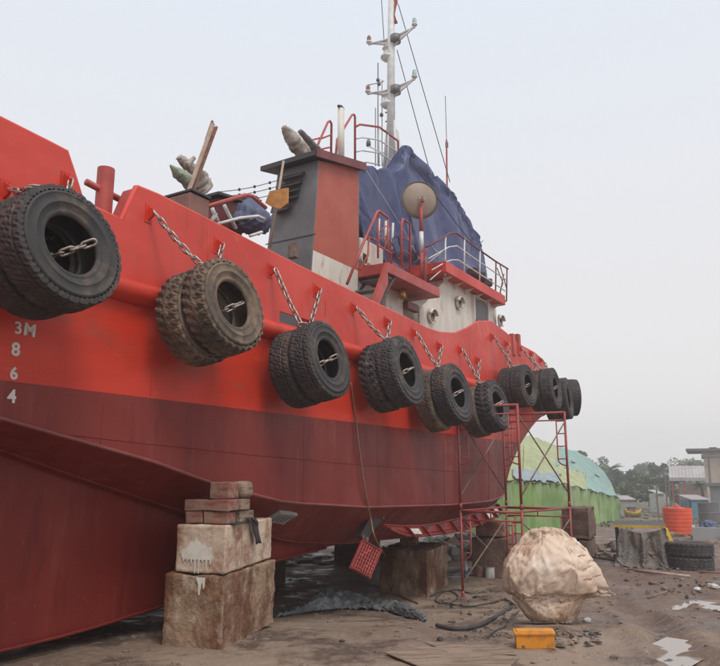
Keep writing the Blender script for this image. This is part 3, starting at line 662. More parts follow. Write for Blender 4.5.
# forward rail on the eave
def fr(pts, n=-6.5): return NP(pts, n)
frl = rail([fr([(426,247),(440,240),(449,233.5),(456,232.6),(478,249),(495,261),(508,269)])], 0.024, M['darkred'], 'fore_railing')
rail([fr([(428,259),(442,251),(449,247),(457,246),(478,261),(495,272.5),(506,280)])], 0.016, M['white'], 'rail_bar', frl)
rail([fr([(432,270),(446,262),(452,260),(458,260),(478,273),(495,284),(505,291)])], 0.016, M['white'], 'rail_bar', frl)
for (x, y0, y1) in ((445.5,236,276),(464.5,238,276),(480,250,284),(496,261,295),(507,268,301)):
    rail([fr([(x,y0),(x-.5,y1)])], 0.020, M['white'] if x < 490 else M['darkred'], 'rail_post', frl)
for pts in ([(431,245),(440,256)],[(428,263),(444,250)],[(430,280),(444,268)],[(504,274),(500,292),(506,302)],[(500,265),(507,290)],[(497,268),(503,283),(498,300)]):
    rail([fr(pts, -6.55)], 0.014, M['white'] if pts[0][0] < 450 else M['wood_red'], 'loose_rod', frl)
rail([fr([(426,247),(425,285)], -6.6)], 0.03, M['redtrim'], 'rail_post', frl)
# clutter on upper deck edge
for k, (x, y) in enumerate(((474,273),(480,277),(486,283))):
    c = BN(x, y, -6.9); mb = MB(); mb.box(c, (0.35-.05*k,0.3,0.22), Matrix.Rotation(0.4*k, 3, 'Z')); mb.build('deck_bundle', M['dark'], ship, bevel=0.04)

# satellite dish on a post
dp = BN(422,282,-6.7); dt = BN(421,205,-6.7)
mb = MB(); mb.tube([dp, BN(421.5,252,-6.7)], 0.045, 10); po = mb.build('dish_post', M['redtrim'], ship, smooth_=True)
mb = MB(); mb.tube([BN(421.5,252,-6.7), BN(421.2,232,-6.7)], 0.05, 10); mb.build('post_wrap', M['white'], po, smooth_=True)
mb = MB(); mb.tube([BN(421.2,232,-6.7), dt], 0.04, 10); mb.build('post_top', M['redtrim'], po, smooth_=True)
# direction toward camera in ship frame
rotz = Matrix.Rotation(-math.atan2(U.y, U.x), 3, 'Z')
cdir = rotz @ (Vector((0.25,-1,-0.12)).normalized())
R_ = 0.42; prof = [(0.001, 0.0)]+[(R_*t, 0.09*t*t) for t in (0.2,0.4,0.6,0.8,1.0)]
dc = BN(421,199,-6.7)
Rm = Matrix.Translation(dc - cdir*0.02) @ cdir.to_track_quat('Z','Y').to_matrix().to_4x4()
mb = MB(); mb.lathe([(r, -z) for r, z in prof], 40, Rm); dsh = mb.build('satellite_dish', M['dish'], ship, smooth_=True)
md = dsh.modifiers.new('t', 'SOLIDIFY'); md.thickness = 0.012
mb = MB(); mb.lathe([(R_*0.995,-0.095),(R_*1.02,-0.09),(R_*1.02,-0.075),(R_*0.995,-0.07)], 40, Rm, close=True); mb.build('dish_rim', M['greyp'], dsh, smooth_=True)
mb = MB(); mb.tube([dc+cdir*0.05+Vector((0,0,-.02)), dc-Vector((0,0,.09))+cdir*0.10], 0.035, 8); mb.build('dish_bracket', M['redtrim'], dsh, smooth_=True)
mb = MB(); mb.box(dc+cdir*0.06, (0.09,0.09,0.07)); mb.build('dish_hub', M['galv'], dsh)

# ---- wheelhouse beneath the tarpaulin ----
mb = MB(); mb.hexa([B(12.2,-7.95,6.62),B(18.3,-7.95,6.62),B(18.3,-10.85,6.62),B(12.2,-9.5,6.62)],[B(12.2,-7.95,8.25),B(18.5,-8.1,8.25),B(18.5,-10.7,8.25),B(12.2,-9.5,8.25)])
wh = mb.build('wheelhouse', M['cream'], ship)
mb = MB(); mb.box(B(13.2,-8.75,8.38), (2.0,1.4,0.1)); mb.build('wheelhouse_roof', M['redtrim'], wh)
mb = MB(); mb.hexa([B(14.9,-8.3,8.26),B(17.9,-8.3,8.26),B(17.9,-10.0,8.26),B(14.9,-10.0,8.26)],[B(15.0,-8.4,8.75),B(17.4,-8.4,8.6),B(17.4,-9.9,8.6),B(15.0,-9.9,8.75)]); mb.build('upper_cabin', M['cream'], wh)

# monkey-island rails (pink-white) beside the mast
MN = -8.4
mr = rail([NP([(355,166),(355,117),(354,114.5),(352,115),(337,140),(335.5,160)], MN), NP([(355.5,127),(360,124.5),(379,127),(398,141),(399,166)], MN)], 0.028, M['redtrim'], 'roof_railing')
for pts in ([(355.5,139),(362,137.5),(379,140),(399,153)],[(355.5,152),(362,150.5),(379,153),(399,165)],[(356,164),(366,162),(380,165)]): rail([NP(pts, MN)], 0.018, M['white'], 'rail_bar', mr)
for (x, y0, y1) in ((379,127,166),(388,133,168)): rail([NP([(x,y0),(x,y1)], MN)], 0.02, M['white'], 'rail_post', mr)
m2 = rail([NP([(331,158),(331.5,124),(330,121),(328,122),(319,142),(316,150)], -7.6)], 0.025, M['redtrim'], 'roof_ladder_rail')
for pts in ([(320,139),(331,135)],[(318,150),(331,147)],[(300,143),(320,138)]): rail([NP(pts, -7.6)], 0.018, M['redtrim'], 'rail_bar', m2)
# exhaust pipe
px0, px1 = BN(341,166,-8.0), BN(341,109,-8.0)
mb = MB(); mb.tube([px0, px1], 0.075, 16); ex = mb.build('exhaust_pipe', M['cream'], ship, smooth_=True)
mb = MB(); mb.tube([px1+Vector((-.1,0,.02)), px1+Vector((0,0,.06)), px1+Vector((.1,0,.03))], 0.035, 8); mb.build('exhaust_flap', M['dark'], ex)

# ---- mast ----
MX = NC
def mp(x, y, n=MX): return BN(x, y, n)
base = mp(392,178); topm = mp(391.8,-14)
sM = pN(391.5,100,MX)[0]
def mz(y): return pS(391, y, sM)[2]
def MP(x, y): return B(*pS(x, y, sM))          # athwartship plane through the mast
mb = MB(); mb.tube([MP(391,180), MP(391,60), MP(391.5,-14)], 0.13, 14, r2=0.095); mast = mb.build('mast', M['white'], ship, smooth_=True)
for (xl, yl, xr_, yr_, yc) in ((368.5,44.5,415,27,39),(367.5,94,415,79,90)):
    mb = MB(); mb.tube([MP(xl,yl), MP(390,yc)], 0.035, 6); mb.tube([MP(390,yc), MP(xr_,yr_)], 0.035, 6)
    mb.tube([MP(xl+8,yl-2), MP(390,yc+6)], 0.025, 6); mb.tube([MP(xr_-3,yr_+2), MP(391,yc+9)], 0.03, 6)
    ca = mb.build('crossarm', M['white'], mast, smooth_=True)
    for tri_ in (((xl+4,yl-.5),(389.5,yc-1),(389.5,yc+7)), ((xr_-5,yr_+2.2),(392,yc),(392,yc+10))):
        mb = MB(); mb.prism([MP(*q0_) for q0_ in tri_], (0.03,0,0)); mb.build('gusset', M['white'], ca)
    mb = MB(); mb.lathe([(0.001,-.12),(.16,-.1),(.16,.12),(.001,.14)], 14, Matrix.Translation(MP(395.5,yc+.5))); mb.build('arm_lamp', M['greyp'], ca, smooth_=True)
    for (x, y) in ((xl+.5, yl-1), (xr_-.5, yr_-1)):
        c = MP(x, y); mb = MB()
        mb.lathe([(0.001,0),(.06,0),(.06,.03),(.085,.03),(.085,.07),(.055,.08)], 12, Matrix.Translation(c)); mb.build('lamp_base', M['white'], ca, smooth_=False)
        mb = MB(); mb.lathe([(.06,.07),(.065,.2),(.04,.22),(.04,.25),(.02,.27),(.001,.27)], 12, Matrix.Translation(c)); mb.build('lamp_lens', M['glass_lens'] if x > 390 else M['wood_red'], ca, smooth_=True)
for yb, yt in ((61,48),(108,95)):
    c = MP(387.2, yb); h_ = (MP(387.2,yt)-c).z; mb = MB()
    mb.lathe([(0.001,-.04),(.10,0),(.20,.09),(.20,.14),(.11,.15),(.11,h_-.04),(.15,h_-.03),(.14,h_),(.001,h_+.03)], 14, Matrix.Translation(c)); mb.build('mast_lamp', M['white'], mast, smooth_=True)
    mb = MB(); mb.box(c+Vector((0,-.12,0.02)), (0.05,0.25,0.05)); mb.build('lamp_bracket', M['white'], mast)
for (x, y0, y1, r) in ((378,63,166,.018),(382,80,166,.014),(375.5,108,166,.016),(388,58,166,.012)):
    mb = MB(); mb.tube([MP(x,y0), MP(x+.0,y1)], r, 6); mb.build('antenna_rod', M['greyp'], mast, smooth_=True)
for (x, y) in ((378,80),(381.5,115),(379,84)):
    mb = MB(); mb.lathe([(0.001,-.05),(.05,-.04),(.06,.0),(.03,.06),(.001,.06)], 10, Matrix.Translation(MP(x,y))); mb.build('antenna_joint', M['greyp'], mast, smooth_=True)
mb = MB(); mb.tube([MP(368,85),MP(378,83),MP(384,81)], 0.018, 6); mb.tube([MP(367.5,91),MP(367.5,85)], 0.045, 8); mb.build('antenna_bracket', M['white'], mast, smooth_=True)
for k in range(6):
    c = MP(388, 112+k*9); mb = MB(); mb.box(c+Vector((0,0.0,0)), (0.03,0.18,0.03)); mb.build('mast_step', M['greyp'], mast)
mb = MB(); mb.lathe([(0.001,0),(.07,0),(.07,.12),(.04,.2),(.001,.2)], 10, Matrix.Translation(MP(368.5,146))); mb.build('searchlight', M['greyp'], mast, smooth_=True)
mb = MB(); mb.tube([MP(368.5,146), MP(380,152), MP(390,155)], 0.025, 6); mb.build('searchlight_bracket', M['white'], mast)
# struts at mast foot
mb = MB(); mb.hexa([MP(385,180),MP(402,180),MP(402,180)+Vector((.3,0,0)),MP(385,180)+Vector((.3,0,0))],[MP(388,128),MP(395,128),MP(395,128)+Vector((.2,0,0)),MP(388,128)+Vector((.2,0,0))]); mb.build('mast_foot', M['white'], mast)
for x0_, x1_ in ((383.5,389),(398.5,393)):
    mb = MB(); mb.tube([MP(x0_,172), MP(x1_,118)], 0.05, 8); mb.build('mast_strut', M['white'], mast, smooth_=True)
# flag rolled at the mast head
mb = MB(); rows = []
for k in range(9):
    y = -10+34*k/8; w_ = 0.05+0.05*math.sin(k*0.9)
    c = MP(396-0.2*k, y); rows.append([c+Vector((0.03*math.sin(k*1.7+j), (-0.5+j/3)*w_*2.4, 0)) for j in range(4)])
mb.grid(rows); ob = mb.build('flag', M['redtrim'], None, smooth_=True); ob.matrix_world = ship.matrix_basis.copy() if False else ob.matrix_world
md = ob.modifiers.new('t','SOLIDIFY'); md.thickness = 0.01
FLAG = ob
# stays
for a, b_ in (((397,50),(429,168)),((398.5,5),(450,182)),((381,-8),(384.5,48)),((398,5),(392,-12))):
    mb = MB(); mb.tube([MP(*a), B(*pN(b_[0], b_[1], -8.6)) if b_[1] > 100 else MP(*b_)], 0.014, 5); mb.build('mast_stay', M['cable'], mast)
# whip antenna on the wheelhouse top
a = pN(447,186,-8.7); mb = MB(); mb.tube([B(*a), BN(446.5,140,-8.7)], 0.03, 6); wa = mb.build('whip_antenna', M['redtrim'], ship)
mb = MB(); mb.tube([BN(446.5,140,-8.7), BN(445.3,96,-8.7)], 0.012, 5); mb.build('whip', M['greyp'], wa)
mb = MB(); mb.lathe([(0.001,-.1),(.05,-.08),(.05,.08),(.001,.1)], 8, Matrix.Translation(BN(446.8,145,-8.7))); mb.build('antenna_base', M['greyp'], wa)

# ---- things on the after deck ----
h0 = pN(181,196,-5.95); h1 = pN(206,212,-5.95); ht = pN(181,188,-5.95)
mb = MB(); mb.hexa([B(h0[0],-5.9,3.82),B(h1[0],-5.9,3.82),B(h1[0],-6.9,3.82),B(h0[0],-6.9,3.82)],[B(h0[0]+.1,-5.9,ht[2]-.02),B(h1[0],-5.9,ht[2]-.02),B(h1[0],-6.9,ht[2]-.02),B(h0[0]+.1,-6.9,ht[2]-.02)])
hb = mb.build('winch_housing', mat('brown_red_paint', (0.26,0.115,0.085), (0.20,0.09,0.07), 0.6, 2, dirt=(0.12,0.07,0.055), dirt_amt=.4), ship, bevel=0.01)
mb = MB(); mb.box((B(h0[0]+.1,-5.885,ht[2])+B(h1[0]+.01,-6.91,ht[2]+.02))/2, (h1[0]-h0[0]-.09,1.03,0.025)); mb.build('housing_lid', M['dark'], hb)
k0 = pN(218,198,-7.0); k1 = pN(243,204,-7.0)
mb = MB(); mb.hexa([B(k0[0],-7.0,3.82),B(k1[0],-7.0,3.82),B(k1[0],-8.2,3.82),B(k0[0],-8.2,3.82)],[B(k0[0],-7.0,k0[2]),B(k1[0],-7.0,k1[2]),B(k1[0],-8.2,k1[2]),B(k0[0],-8.2,k0[2])])
kb = mb.build('towing_housing', M['darkred'], ship)
mb = MB(); mb.hexa([B(k0[0]-.1,-6.9,k0[2]+.01),B(k1[0]+.1,-6.9,k1[2]+.01),B(k1[0]+.1,-8.3,k1[2]+.01),B(k0[0]-.1,-8.3,k0[2]+.01)],[B(k0[0]-.1,-6.9,k0[2]+.05),B(k1[0]+.1,-6.9,k1[2]+.05),B(k1[0]+.1,-8.3,k1[2]+.05),B(k0[0]-.1,-8.3,k0[2]+.05)]); mb.build('housing_lid', M['dark'], kb)
ar = rail([NP([(203,208),(222,202),(246,195),(252,196),(266,208)], -6.2)], 0.028, M['redtrim'], 'deck_railing')
rail([NP([(218,224),(240,218),(258,216),(264,219)], -6.2)], 0.022, M['white'], 'rail_bar', ar)
rail([NP([(250,236),(262,232)], -6.2)], 0.022, M['white'], 'rail_bar', ar)
for pts in ([(212,208),(219,224)],[(224,205),(236,229)],[(216,214),(211,222)]): rail([NP(pts, -6.3)], 0.026, M['white'], 'rail_post', ar)
for k, (y0, y1) in enumerate(((192,180),(197,186),(203,193))):
    mb = MB(); pts = [BN(218+ (279-218)*t, y0+(y1-y0)*t+2*math.sin(PI*t), -7.6) for t in np.linspace(0,1,7)]; mb.tube(pts, 0.007, 5); mb.build('signal_wire', M['cable'], ship)
    for t in (.35,.6,.85):
        mb = MB(); c = BN(218+61*t, y0+(y1-y0)*t+2*math.sin(PI*t), -7.6); mb.box(c, (.03,.03,.04)); mb.build('wire_clip', M['dark'], ship)

# sea chest grille, folded bracket, hinged ribbed plate on the bilge
def bil(s, t, out=0.0):                     # point on sloping bilge: t 0 upper chine .. 1 lower
    a = Vector((s, interp(NCH, s), interp(ZC1, s))); b_ = Vector((s, n2(s), interp(ZC2, s)))
    p = a.lerp(b_, t); d = b_-a; nn = Vector((0, -d.z, d.y)).normalized(); nn = nn if nn.y > 0 else -nn
    p += nn*out; return B(p.x, p.y, p.z)
def sbil(x): # station for pixel x near the chine
    return pN(x, 518, -5.6)[0]
mb = MB(); sA, sB = sbil(276), sbil(293)
mb.hexa([bil(sA-.05,.55,.0),bil(sB-.05,.55,.0),bil(sB,.25,.0),bil(sA,.25,.0)],[bil(sA-.05,.55,.05),bil(sB-.05,.55,.05),bil(sB,.25,.05),bil(sA,.25,.05)]); sc = mb.build('sea_chest_cover', M['wall_grey'], ship)
for k in range(5):
    s_ = sA+(sB-sA)*(k+.5)/5; mb = MB(); mb.tube([bil(s_-.02,.50,.052), bil(s_,.30,.052)], 0.004, 5); mb.build('grille_bar', M['dark'], sc)
# ribbed fin with a sloping face
FT = [(384,525),(400,526),(420,526),(440,523),(460,518),(480,511),(497,503)]
FB = [(384,526),(396,532),(408,536),(425,535.5),(445,533),(465,529),(485,522),(505,511)]
def ftab(T_, dn):
    out_ = []
    for x, y in T_:
        n_ = -5.45
        for _ in range(4):
            s_, _, z_ = pN(x, y, n_); n_ = interp(NCH, s_)+dn
        out_.append((s_, z_))
    return out_
FTT, FBB = ftab(FT, -0.10), ftab(FB, 0.02); f0, f1 = FTT[0][0], min(FTT[-1][0], FBB[-1][0])
def fz(s, e):                               # e=0 top edge, 1 bottom edge
    return B(s, interp(NCH, s) - (0.10 if e == 0 else -0.02), interp(FTT if e == 0 else FBB, s))
mb = MB(); SS = list(np.linspace(f0, f1, 22))
mb.grid([[fz(s,0), fz(s,1), fz(s,1)+Vector((0,0.03,0.02))] for s in SS])
fin = mb.build('bilge_fin', M['boot'], ship); md = fin.modifiers.new('t','SOLIDIFY'); md.thickness = 0.03
mb = MB(); mb.tube([fz(s,0) for s in SS], 0.02, 6); mb.tube([fz(s,1) for s in SS], 0.022, 6); mb.build('fin_edge', M['boot'], fin, smooth_=True)
for k in range(9):
    s = f0+0.62+k*(f1-f0-.75)/8; a, b_ = fz(s,0), fz(s+.02,1); o_ = Vector((0,-.09,-.02))
    mb = MB(); mb.prism([a, b_, b_+o_, a+o_], (0.028,0,0)); mb.build('fin_rib', M['boot'], fin)
    if k in (0, 6, 7):
        s2 = s+0.05; mb = MB(); q_ = [fz(s2,0).lerp(fz(s2,1),.25), fz(s2,0).lerp(fz(s2,1),.8), fz(s2+.3,0).lerp(fz(s2+.3,1),.8), fz(s2+.3,0).lerp(fz(s2+.3,1),.25)]
        mb.prism([p+Vector((0,-.035,0)) for p in q_], (0,-0.02,0)); mb.build('anode', M['litter'], fin)
    else:
        s2 = s+.02; mb = MB(); q_ = [fz(s2,0).lerp(fz(s2,1),.05), fz(s2,0).lerp(fz(s2,1),.2), fz(s2+.22,0).lerp(fz(s2+.22,1),.2), fz(s2+.22,0).lerp(fz(s2+.22,1),.05)]
        mb.prism([p+Vector((0,-.032,0)) for p in q_], (0,-0.008,0)); mb.build('fin_slot', M['dark'], fin)
# bracket arm on the bilge
g0 = pN(378,516,-5.62); g1 = pN(362,538,-5.62)
mb = MB(); mb.prism([BN(372,514,-5.6),BN(385,516,-5.6),BN(366,541,-5.6),BN(360,536,-5.6)], (0,0.08,0)); br = mb.build('bilge_bracket', M['dark'], ship)
for x, y in ((377,515),(382,517),(362,536),(366,539)):
    mb = MB(); mb.tube([BN(x,y,-5.6)+Vector((0,.01,0)), BN(x,y,-5.6)-Vector((0,.03,0))], 0.03, 8); mb.build('bolt', M['brace'], br)
# square grating plate hanging from it
gm = Vector(BN(366,558,-5.45)); q = [BN(363,539,-5.45),BN(382,550,-5.45),BN(370,579,-5.45),BN(350,568,-5.45)]
def bil4(u_, v_): return q[0].lerp(q[1],u_).lerp(q[3].lerp(q[2],u_),v_)
ob = MB().prism(q, (0,0.02,0)).build('hanging_grating', M['grating'], ship)
for a in (0.04,0.96):
    mb = MB(); mb.tube([bil4(a,0),bil4(a,1)], 0.018, 5); mb.tube([bil4(0,a),bil4(1,a)], 0.018, 5); mb.build('grating_frame', M['grating'], ob)
for a in np.linspace(.14,.86,7):
    mb = MB(); mb.tube([bil4(a,.08)+Vector((0,-.01,0)),bil4(a,.92)+Vector((0,-.01,0))], 0.007, 4); mb.build('grating_bar', M['redtrim'], ob)
    mb = MB(); mb.tube([bil4(.08,a)+Vector((0,-.01,0)),bil4(.92,a)+Vector((0,-.01,0))], 0.007, 4); mb.build('grating_bar', M['redtrim'], ob)
mb = MB(); mb.tube([bil4(.2,.5),bil4(.5,.2),bil4(.8,.5),bil4(.5,.8),bil4(.2,.5)], 0.014, 5); mb.build('diamond_bar', M['redtrim'], ob)

# short bulwark post at the bow
for x in (513.5,519):
    a = pN(x,350,-5.4); mb = MB(); mb.box(B(a[0],-5.42,a[2]+.12), (0.14,0.1,0.5)); mb.build('fairlead_post', M['redtrim'], ship, bevel=.01)

# ------------------------------------------------------------ tyres and chains
def tyre_mesh(R_, wd, rh, style, nm, m, seed=0):
    rr = random.Random(seed); mb_ = MB(); Nn = 120; h = wd/2
    cols = [-h*1.0, -h*.93, -h*.66, -h*.40, -h*.34, -h*.06, h*.06, h*.34, h*.40, h*.66, h*.93, h*1.0]
    nc = len(cols); vs_ = []
    for i in range(Nn):
        a = 2*PI*i/Nn
        for j, x in enumerate(cols):
            d = 0; edge = 0.045 if j in (0, nc-1) else (0.008 if j in (1, nc-2) else 0); xo = 0
            if style == 'lug':
                sh = 0 if x < 0 else 2
                per = 4 if abs(x) > h*.3 else 8
                if ((i+sh+int(abs(j-5.5)*.5)) % 4) >= 2 and j not in (5, 6): d = 0.026; xo = -.014*(1 if x > 0 else -1) if j in (0, nc-1) else 0
            else:
                if ((i + (j % 3)) % 4) == 0: d = 0.014
                if j in (3, 8): d = 0.013
                if j in (0, nc-1) and (i % 4) < 1: d = .02; xo = -.006*(1 if x > 0 else -1)
            r = R_ - d - edge - 0.003*rr.random()
            vs_.append((r*math.cos(a), r*math.sin(a), x+xo))
    fs = []
    for i in range(Nn):
        i2 = (i+1) % Nn
        for j in range(nc-1): fs.append((i*nc+j, i2*nc+j, i2*nc+j+1, i*nc+j+1))
    mb_.add(vs_, fs); tread = mb_.mesh(nm+'_tread', m)
    mb_ = MB()
    half = [(R_-.060, h*.93), (R_*.875, h*1.02), (R_*.86, h*1.03), (R_*.852, h*1.07), (R_*.836, h*1.07), (R_*.828, h*1.03), (R_*.76, h*1.07), (R_*.70, h*1.06), (R_*.695, h*1.09), (R_*.68, h*1.09), (R_*.672, h*1.04), (R_*.60, h*.97), (rh*1.17, h*.90), (rh*1.14, h*.94), (rh*1.07, h*.93), (rh*1.0, h*.80), (rh*.99, h*.70), (rh*1.04, h*.60), (rh*1.12, h*.66), (R_*.80, h*.80), (R_*.88, h*.6), (R_*.885, 0)]
    prof = half + [(r, -z) for r, z in reversed(half[:-1])]
    mb_.lathe(prof, 72); side = mb_.mesh(nm+'_sidewall', m, True)
    return tread, side
TM = {}
for st, mm in (('lug','rubber'),('lug','rubber_mud'),('block','rubber'),('block','rubber_grey'),('block','rubber_mud'),('lug','rubber_grey')):
    TM[(st, mm)] = tyre_mesh(0.5, 0.28, 0.245, st, 'tyre', M[mm], len(TM))
def tyre(center, axis, dia, key, label, group, spin=0.0, wscale=1.0):
    qn = axis.to_track_quat('Z', 'Y') @ Quaternion((0,0,1), spin)
    t = thing('tyre', label, 'tyre', center, group, qn); k = dia
    t.scale = (k, k, wscale)
    tr, sd_ = TM[key]
    inst('tread', tr, t); inst('sidewall', sd_, t); return t
def link_mesh():
    mb_ = MB(); L_, w_, r = 0.034, 0.024, 0.0105; pts = []
    for k in range(6): a = -PI/2+PI*k/5; pts.append(Vector((L_+w_*math.cos(a), w_*math.sin(a), 0)))
    for k in range(6): a = PI/2+PI*k/5; pts.append(Vector((-L_+w_*math.cos(a), w_*math.sin(a), 0)))
    n = len(pts); vs_ = []; fs = []; sg = 6
    for i, p in enumerate(pts):
        d = (pts[(i+1) % n]-pts[i-1]).normalized(); a_ = Vector((0,0,1)); b_ = d.cross(a_)
        for k in range(sg): vs_.append(p+a_*(r*math.cos(2*PI*k/sg))+b_*(r*math.sin(2*PI*k/sg)))
    for i in range(n):
        for k in range(sg): fs.append((i*sg+k, i*sg+(k+1) % sg, ((i+1) % n)*sg+(k+1) % sg, ((i+1) % n)*sg+k))
    mb_.add(vs_, fs); return mb_.mesh('chain_link', M['galv'], True)
LINK = link_mesh()
def chain(pts, label, group, sc=1.0):
    pts = [Vector(p) for p in pts]; root = thing('chain', label, 'chain', pts[0], group)
    pitch = 0.088*sc; seg = 0; pos = 0.0; total = sum((b_-a).length for a, b_ in zip(pts, pts[1:])); n = int(total/pitch)
    def at(d):
        for a, b_ in zip(pts, pts[1:]):
            l = (b_-a).length
            if d <= l: return a+(b_-a)*(d/l), (b_-a).normalized()
            d -= l
        return pts[-1], (pts[-1]-pts[-2]).normalized()
    for k in range(n):
        p, d = at((k+.5)*pitch); qn = d.to_track_quat('X', 'Z') @ Quaternion((1,0,0), (PI/2 if k % 2 else 0)+0.35+rnd.uniform(-.2,.2))
        inst('link', LINK, root, p-pts[0], qn, (sc*1.05, sc, sc))
    return root
def sag(a, b_, d, n=5): return [a.lerp(b_, t)+Vector((0,0,-d*4*t*(1-t))) for t in np.linspace(0,1,n)]
# centre pixel of outer face, height px, joint pixel, style, description
T = [
 # cx, cy, h_px, nface, yaw, tilt, keyOuter, keyInner, wscale
 (75,243,129,-4.62,3,4,('block','rubber'),('block','rubber'), 'outer black tyre of the nearest pair, at the left edge of the photo', 'inner black tyre of the nearest pair, against the hull at the left edge'),
 (236,303,99,-4.66,2,2,('lug','rubber_mud'),('lug','rubber_mud'), 'mud-brown outer tyre with chunky lugs, second pair from the left', 'mud-brown inner tyre behind the lugged one, second pair from the left'),
 (331,358,81,-4.66,2,2,('block','rubber'),('block','rubber'), 'outer black tyre of the third pair, left of the hanging hose', 'inner black tyre of the third pair, left of the hanging hose'),
 (410,369,72,-4.68,2,2,('block','rubber_grey'),('lug','rubber_grey'), 'outer tyre of the fourth pair, right of the hanging hose', 'inner tyre of the fourth pair, right of the hanging hose'),
 (460,392,62,-4.68,-2,1,('block','rubber'),('block','rubber_mud'), 'outer dark tyre of the fifth pair, just left of the scaffold top', 'brown inner tyre of the fifth pair, just left of the scaffold top'),
 (500,404,53,-4.70,-2,2,('lug','rubber_grey'),('block','rubber_mud'), 'outer tyre of the sixth pair, behind the scaffold top bars', 'yellow-marked inner tyre of the sixth pair, behind the scaffold top bars'),
 (530,385,43,-4.73,-3,0,('block','rubber'),('block','rubber'), 'outer tyre of the first raised pair at the bow, above the scaffold', 'inner tyre of the first raised pair at the bow, above the scaffold'),
 (557,388,42,-4.66,2,0,('block','rubber_grey'),('block','rubber'), 'outer tyre of the second raised pair round the bow', 'inner tyre of the second raised pair round the bow'),
 (570,398,42,-4.85,6,0,('block','rubber'),('block','rubber'), 'dark tyre at the turn of the bow, next to last', 'dark tyre behind the next to last one at the turn of the bow'),
]
GT = 'tyre fenders chained along the tug'
tinfo = []
for i, (cx, cy, hp, nf, yaw, tilt, ko, ki, lo, li) in enumerate(T):
    s_, n_, z_ = pN(cx, cy, nf); c = W(s_, n_, z_)
    depth = (c-CAM).dot(FWD); dia = hp*depth/F
    ax = Matrix.Rotation(math.radians(yaw), 3, 'Z') @ NV
    ax = (ax + Vector((0,0,0.20 if i < 6 else 0.08))).normalized()
    wd = 0.27 if i < 6 else 0.26
    co_ = c - ax*(wd*.54)
    tyre(co_, ax, dia, ko, lo, GT, spin=i*0.7, wscale=wd/0.28)
    gap = wd*1.04
    ci_ = co_ - (ax if i else (ax+NV*2).normalized())*gap + Vector((0,0,-0.035 if i in (1,4,5) else -0.01)) - U*(0.06 if i in (1,4,5) else 0.02)
    # keep the inner tyre clear of the plating
    tyre(ci_, (ax+NV*0.5).normalized(), dia*(0.99 if i != 4 else 1.02), ki, li, GT, spin=i*1.3+.4, wscale=wd/0.28)
    tinfo.append((co_, ci_, ax, dia, wd))
# the last tyre, turned away round the bow
c = W(19.25, -5.2, pN(577,398,-5.1)[2]-0.0); ax = (Matrix.Rotation(math.radians(30), 3, 'Z') @ NV)
tyre(c, ax, 0.98, ('block','rubber'), 'last tyre at the far right, turned away round the bow', GT, wscale=1.0)
mbx = MB()
# chains: a (lug left) to the joint over the pair; b (lug right) behind and out through the hole
GC = 'chains holding the tyre fenders'
names = ['nearest pair of tyres at the left edge','second pair of tyres, the mud-brown ones','third pair of tyres','fourth pair of tyres','fifth pair of tyres','sixth pair of tyres by the scaffold','first raised pair at the bow','second raised pair at the bow','tyres at the turn of the bow']
for i, (co_, ci_, ax, dia, wd) in enumerate(tinfo):
    la = lugw[2*i] if 2*i < len(lugw) else None; lb = lugw[2*i+1] if 2*i+1 < len(lugw) else None
    up = Vector((0,0,1))
    joint = (co_+ci_)/2 + up*(dia*.465+0.01) - U*(0.21*dia)
    if la:
        P0 = W(la[0], la[1]+.02, la[2])
        chain(sag(P0, joint, 0.03)+[joint + ax*0.12 + U*0.14 - up*0.02], 'left-hand chain over the '+names[i], GC)
    if lb:
        P0 = W(lb[0], lb[1]+.02, lb[2])
        back = ci_ - ax*(wd*.62); topb = back + up*(dia*.40) + U*(dia*.30) + NV*.02
        rim = co_ + ax*(wd*.50) + up*0.07*dia + U*(0.19*dia)
        chain([P0, topb, back+up*.05, ci_-up*0.07-U*.06, co_-up*0.03, rim], 'right-hand chain passed through the '+names[i], GC)

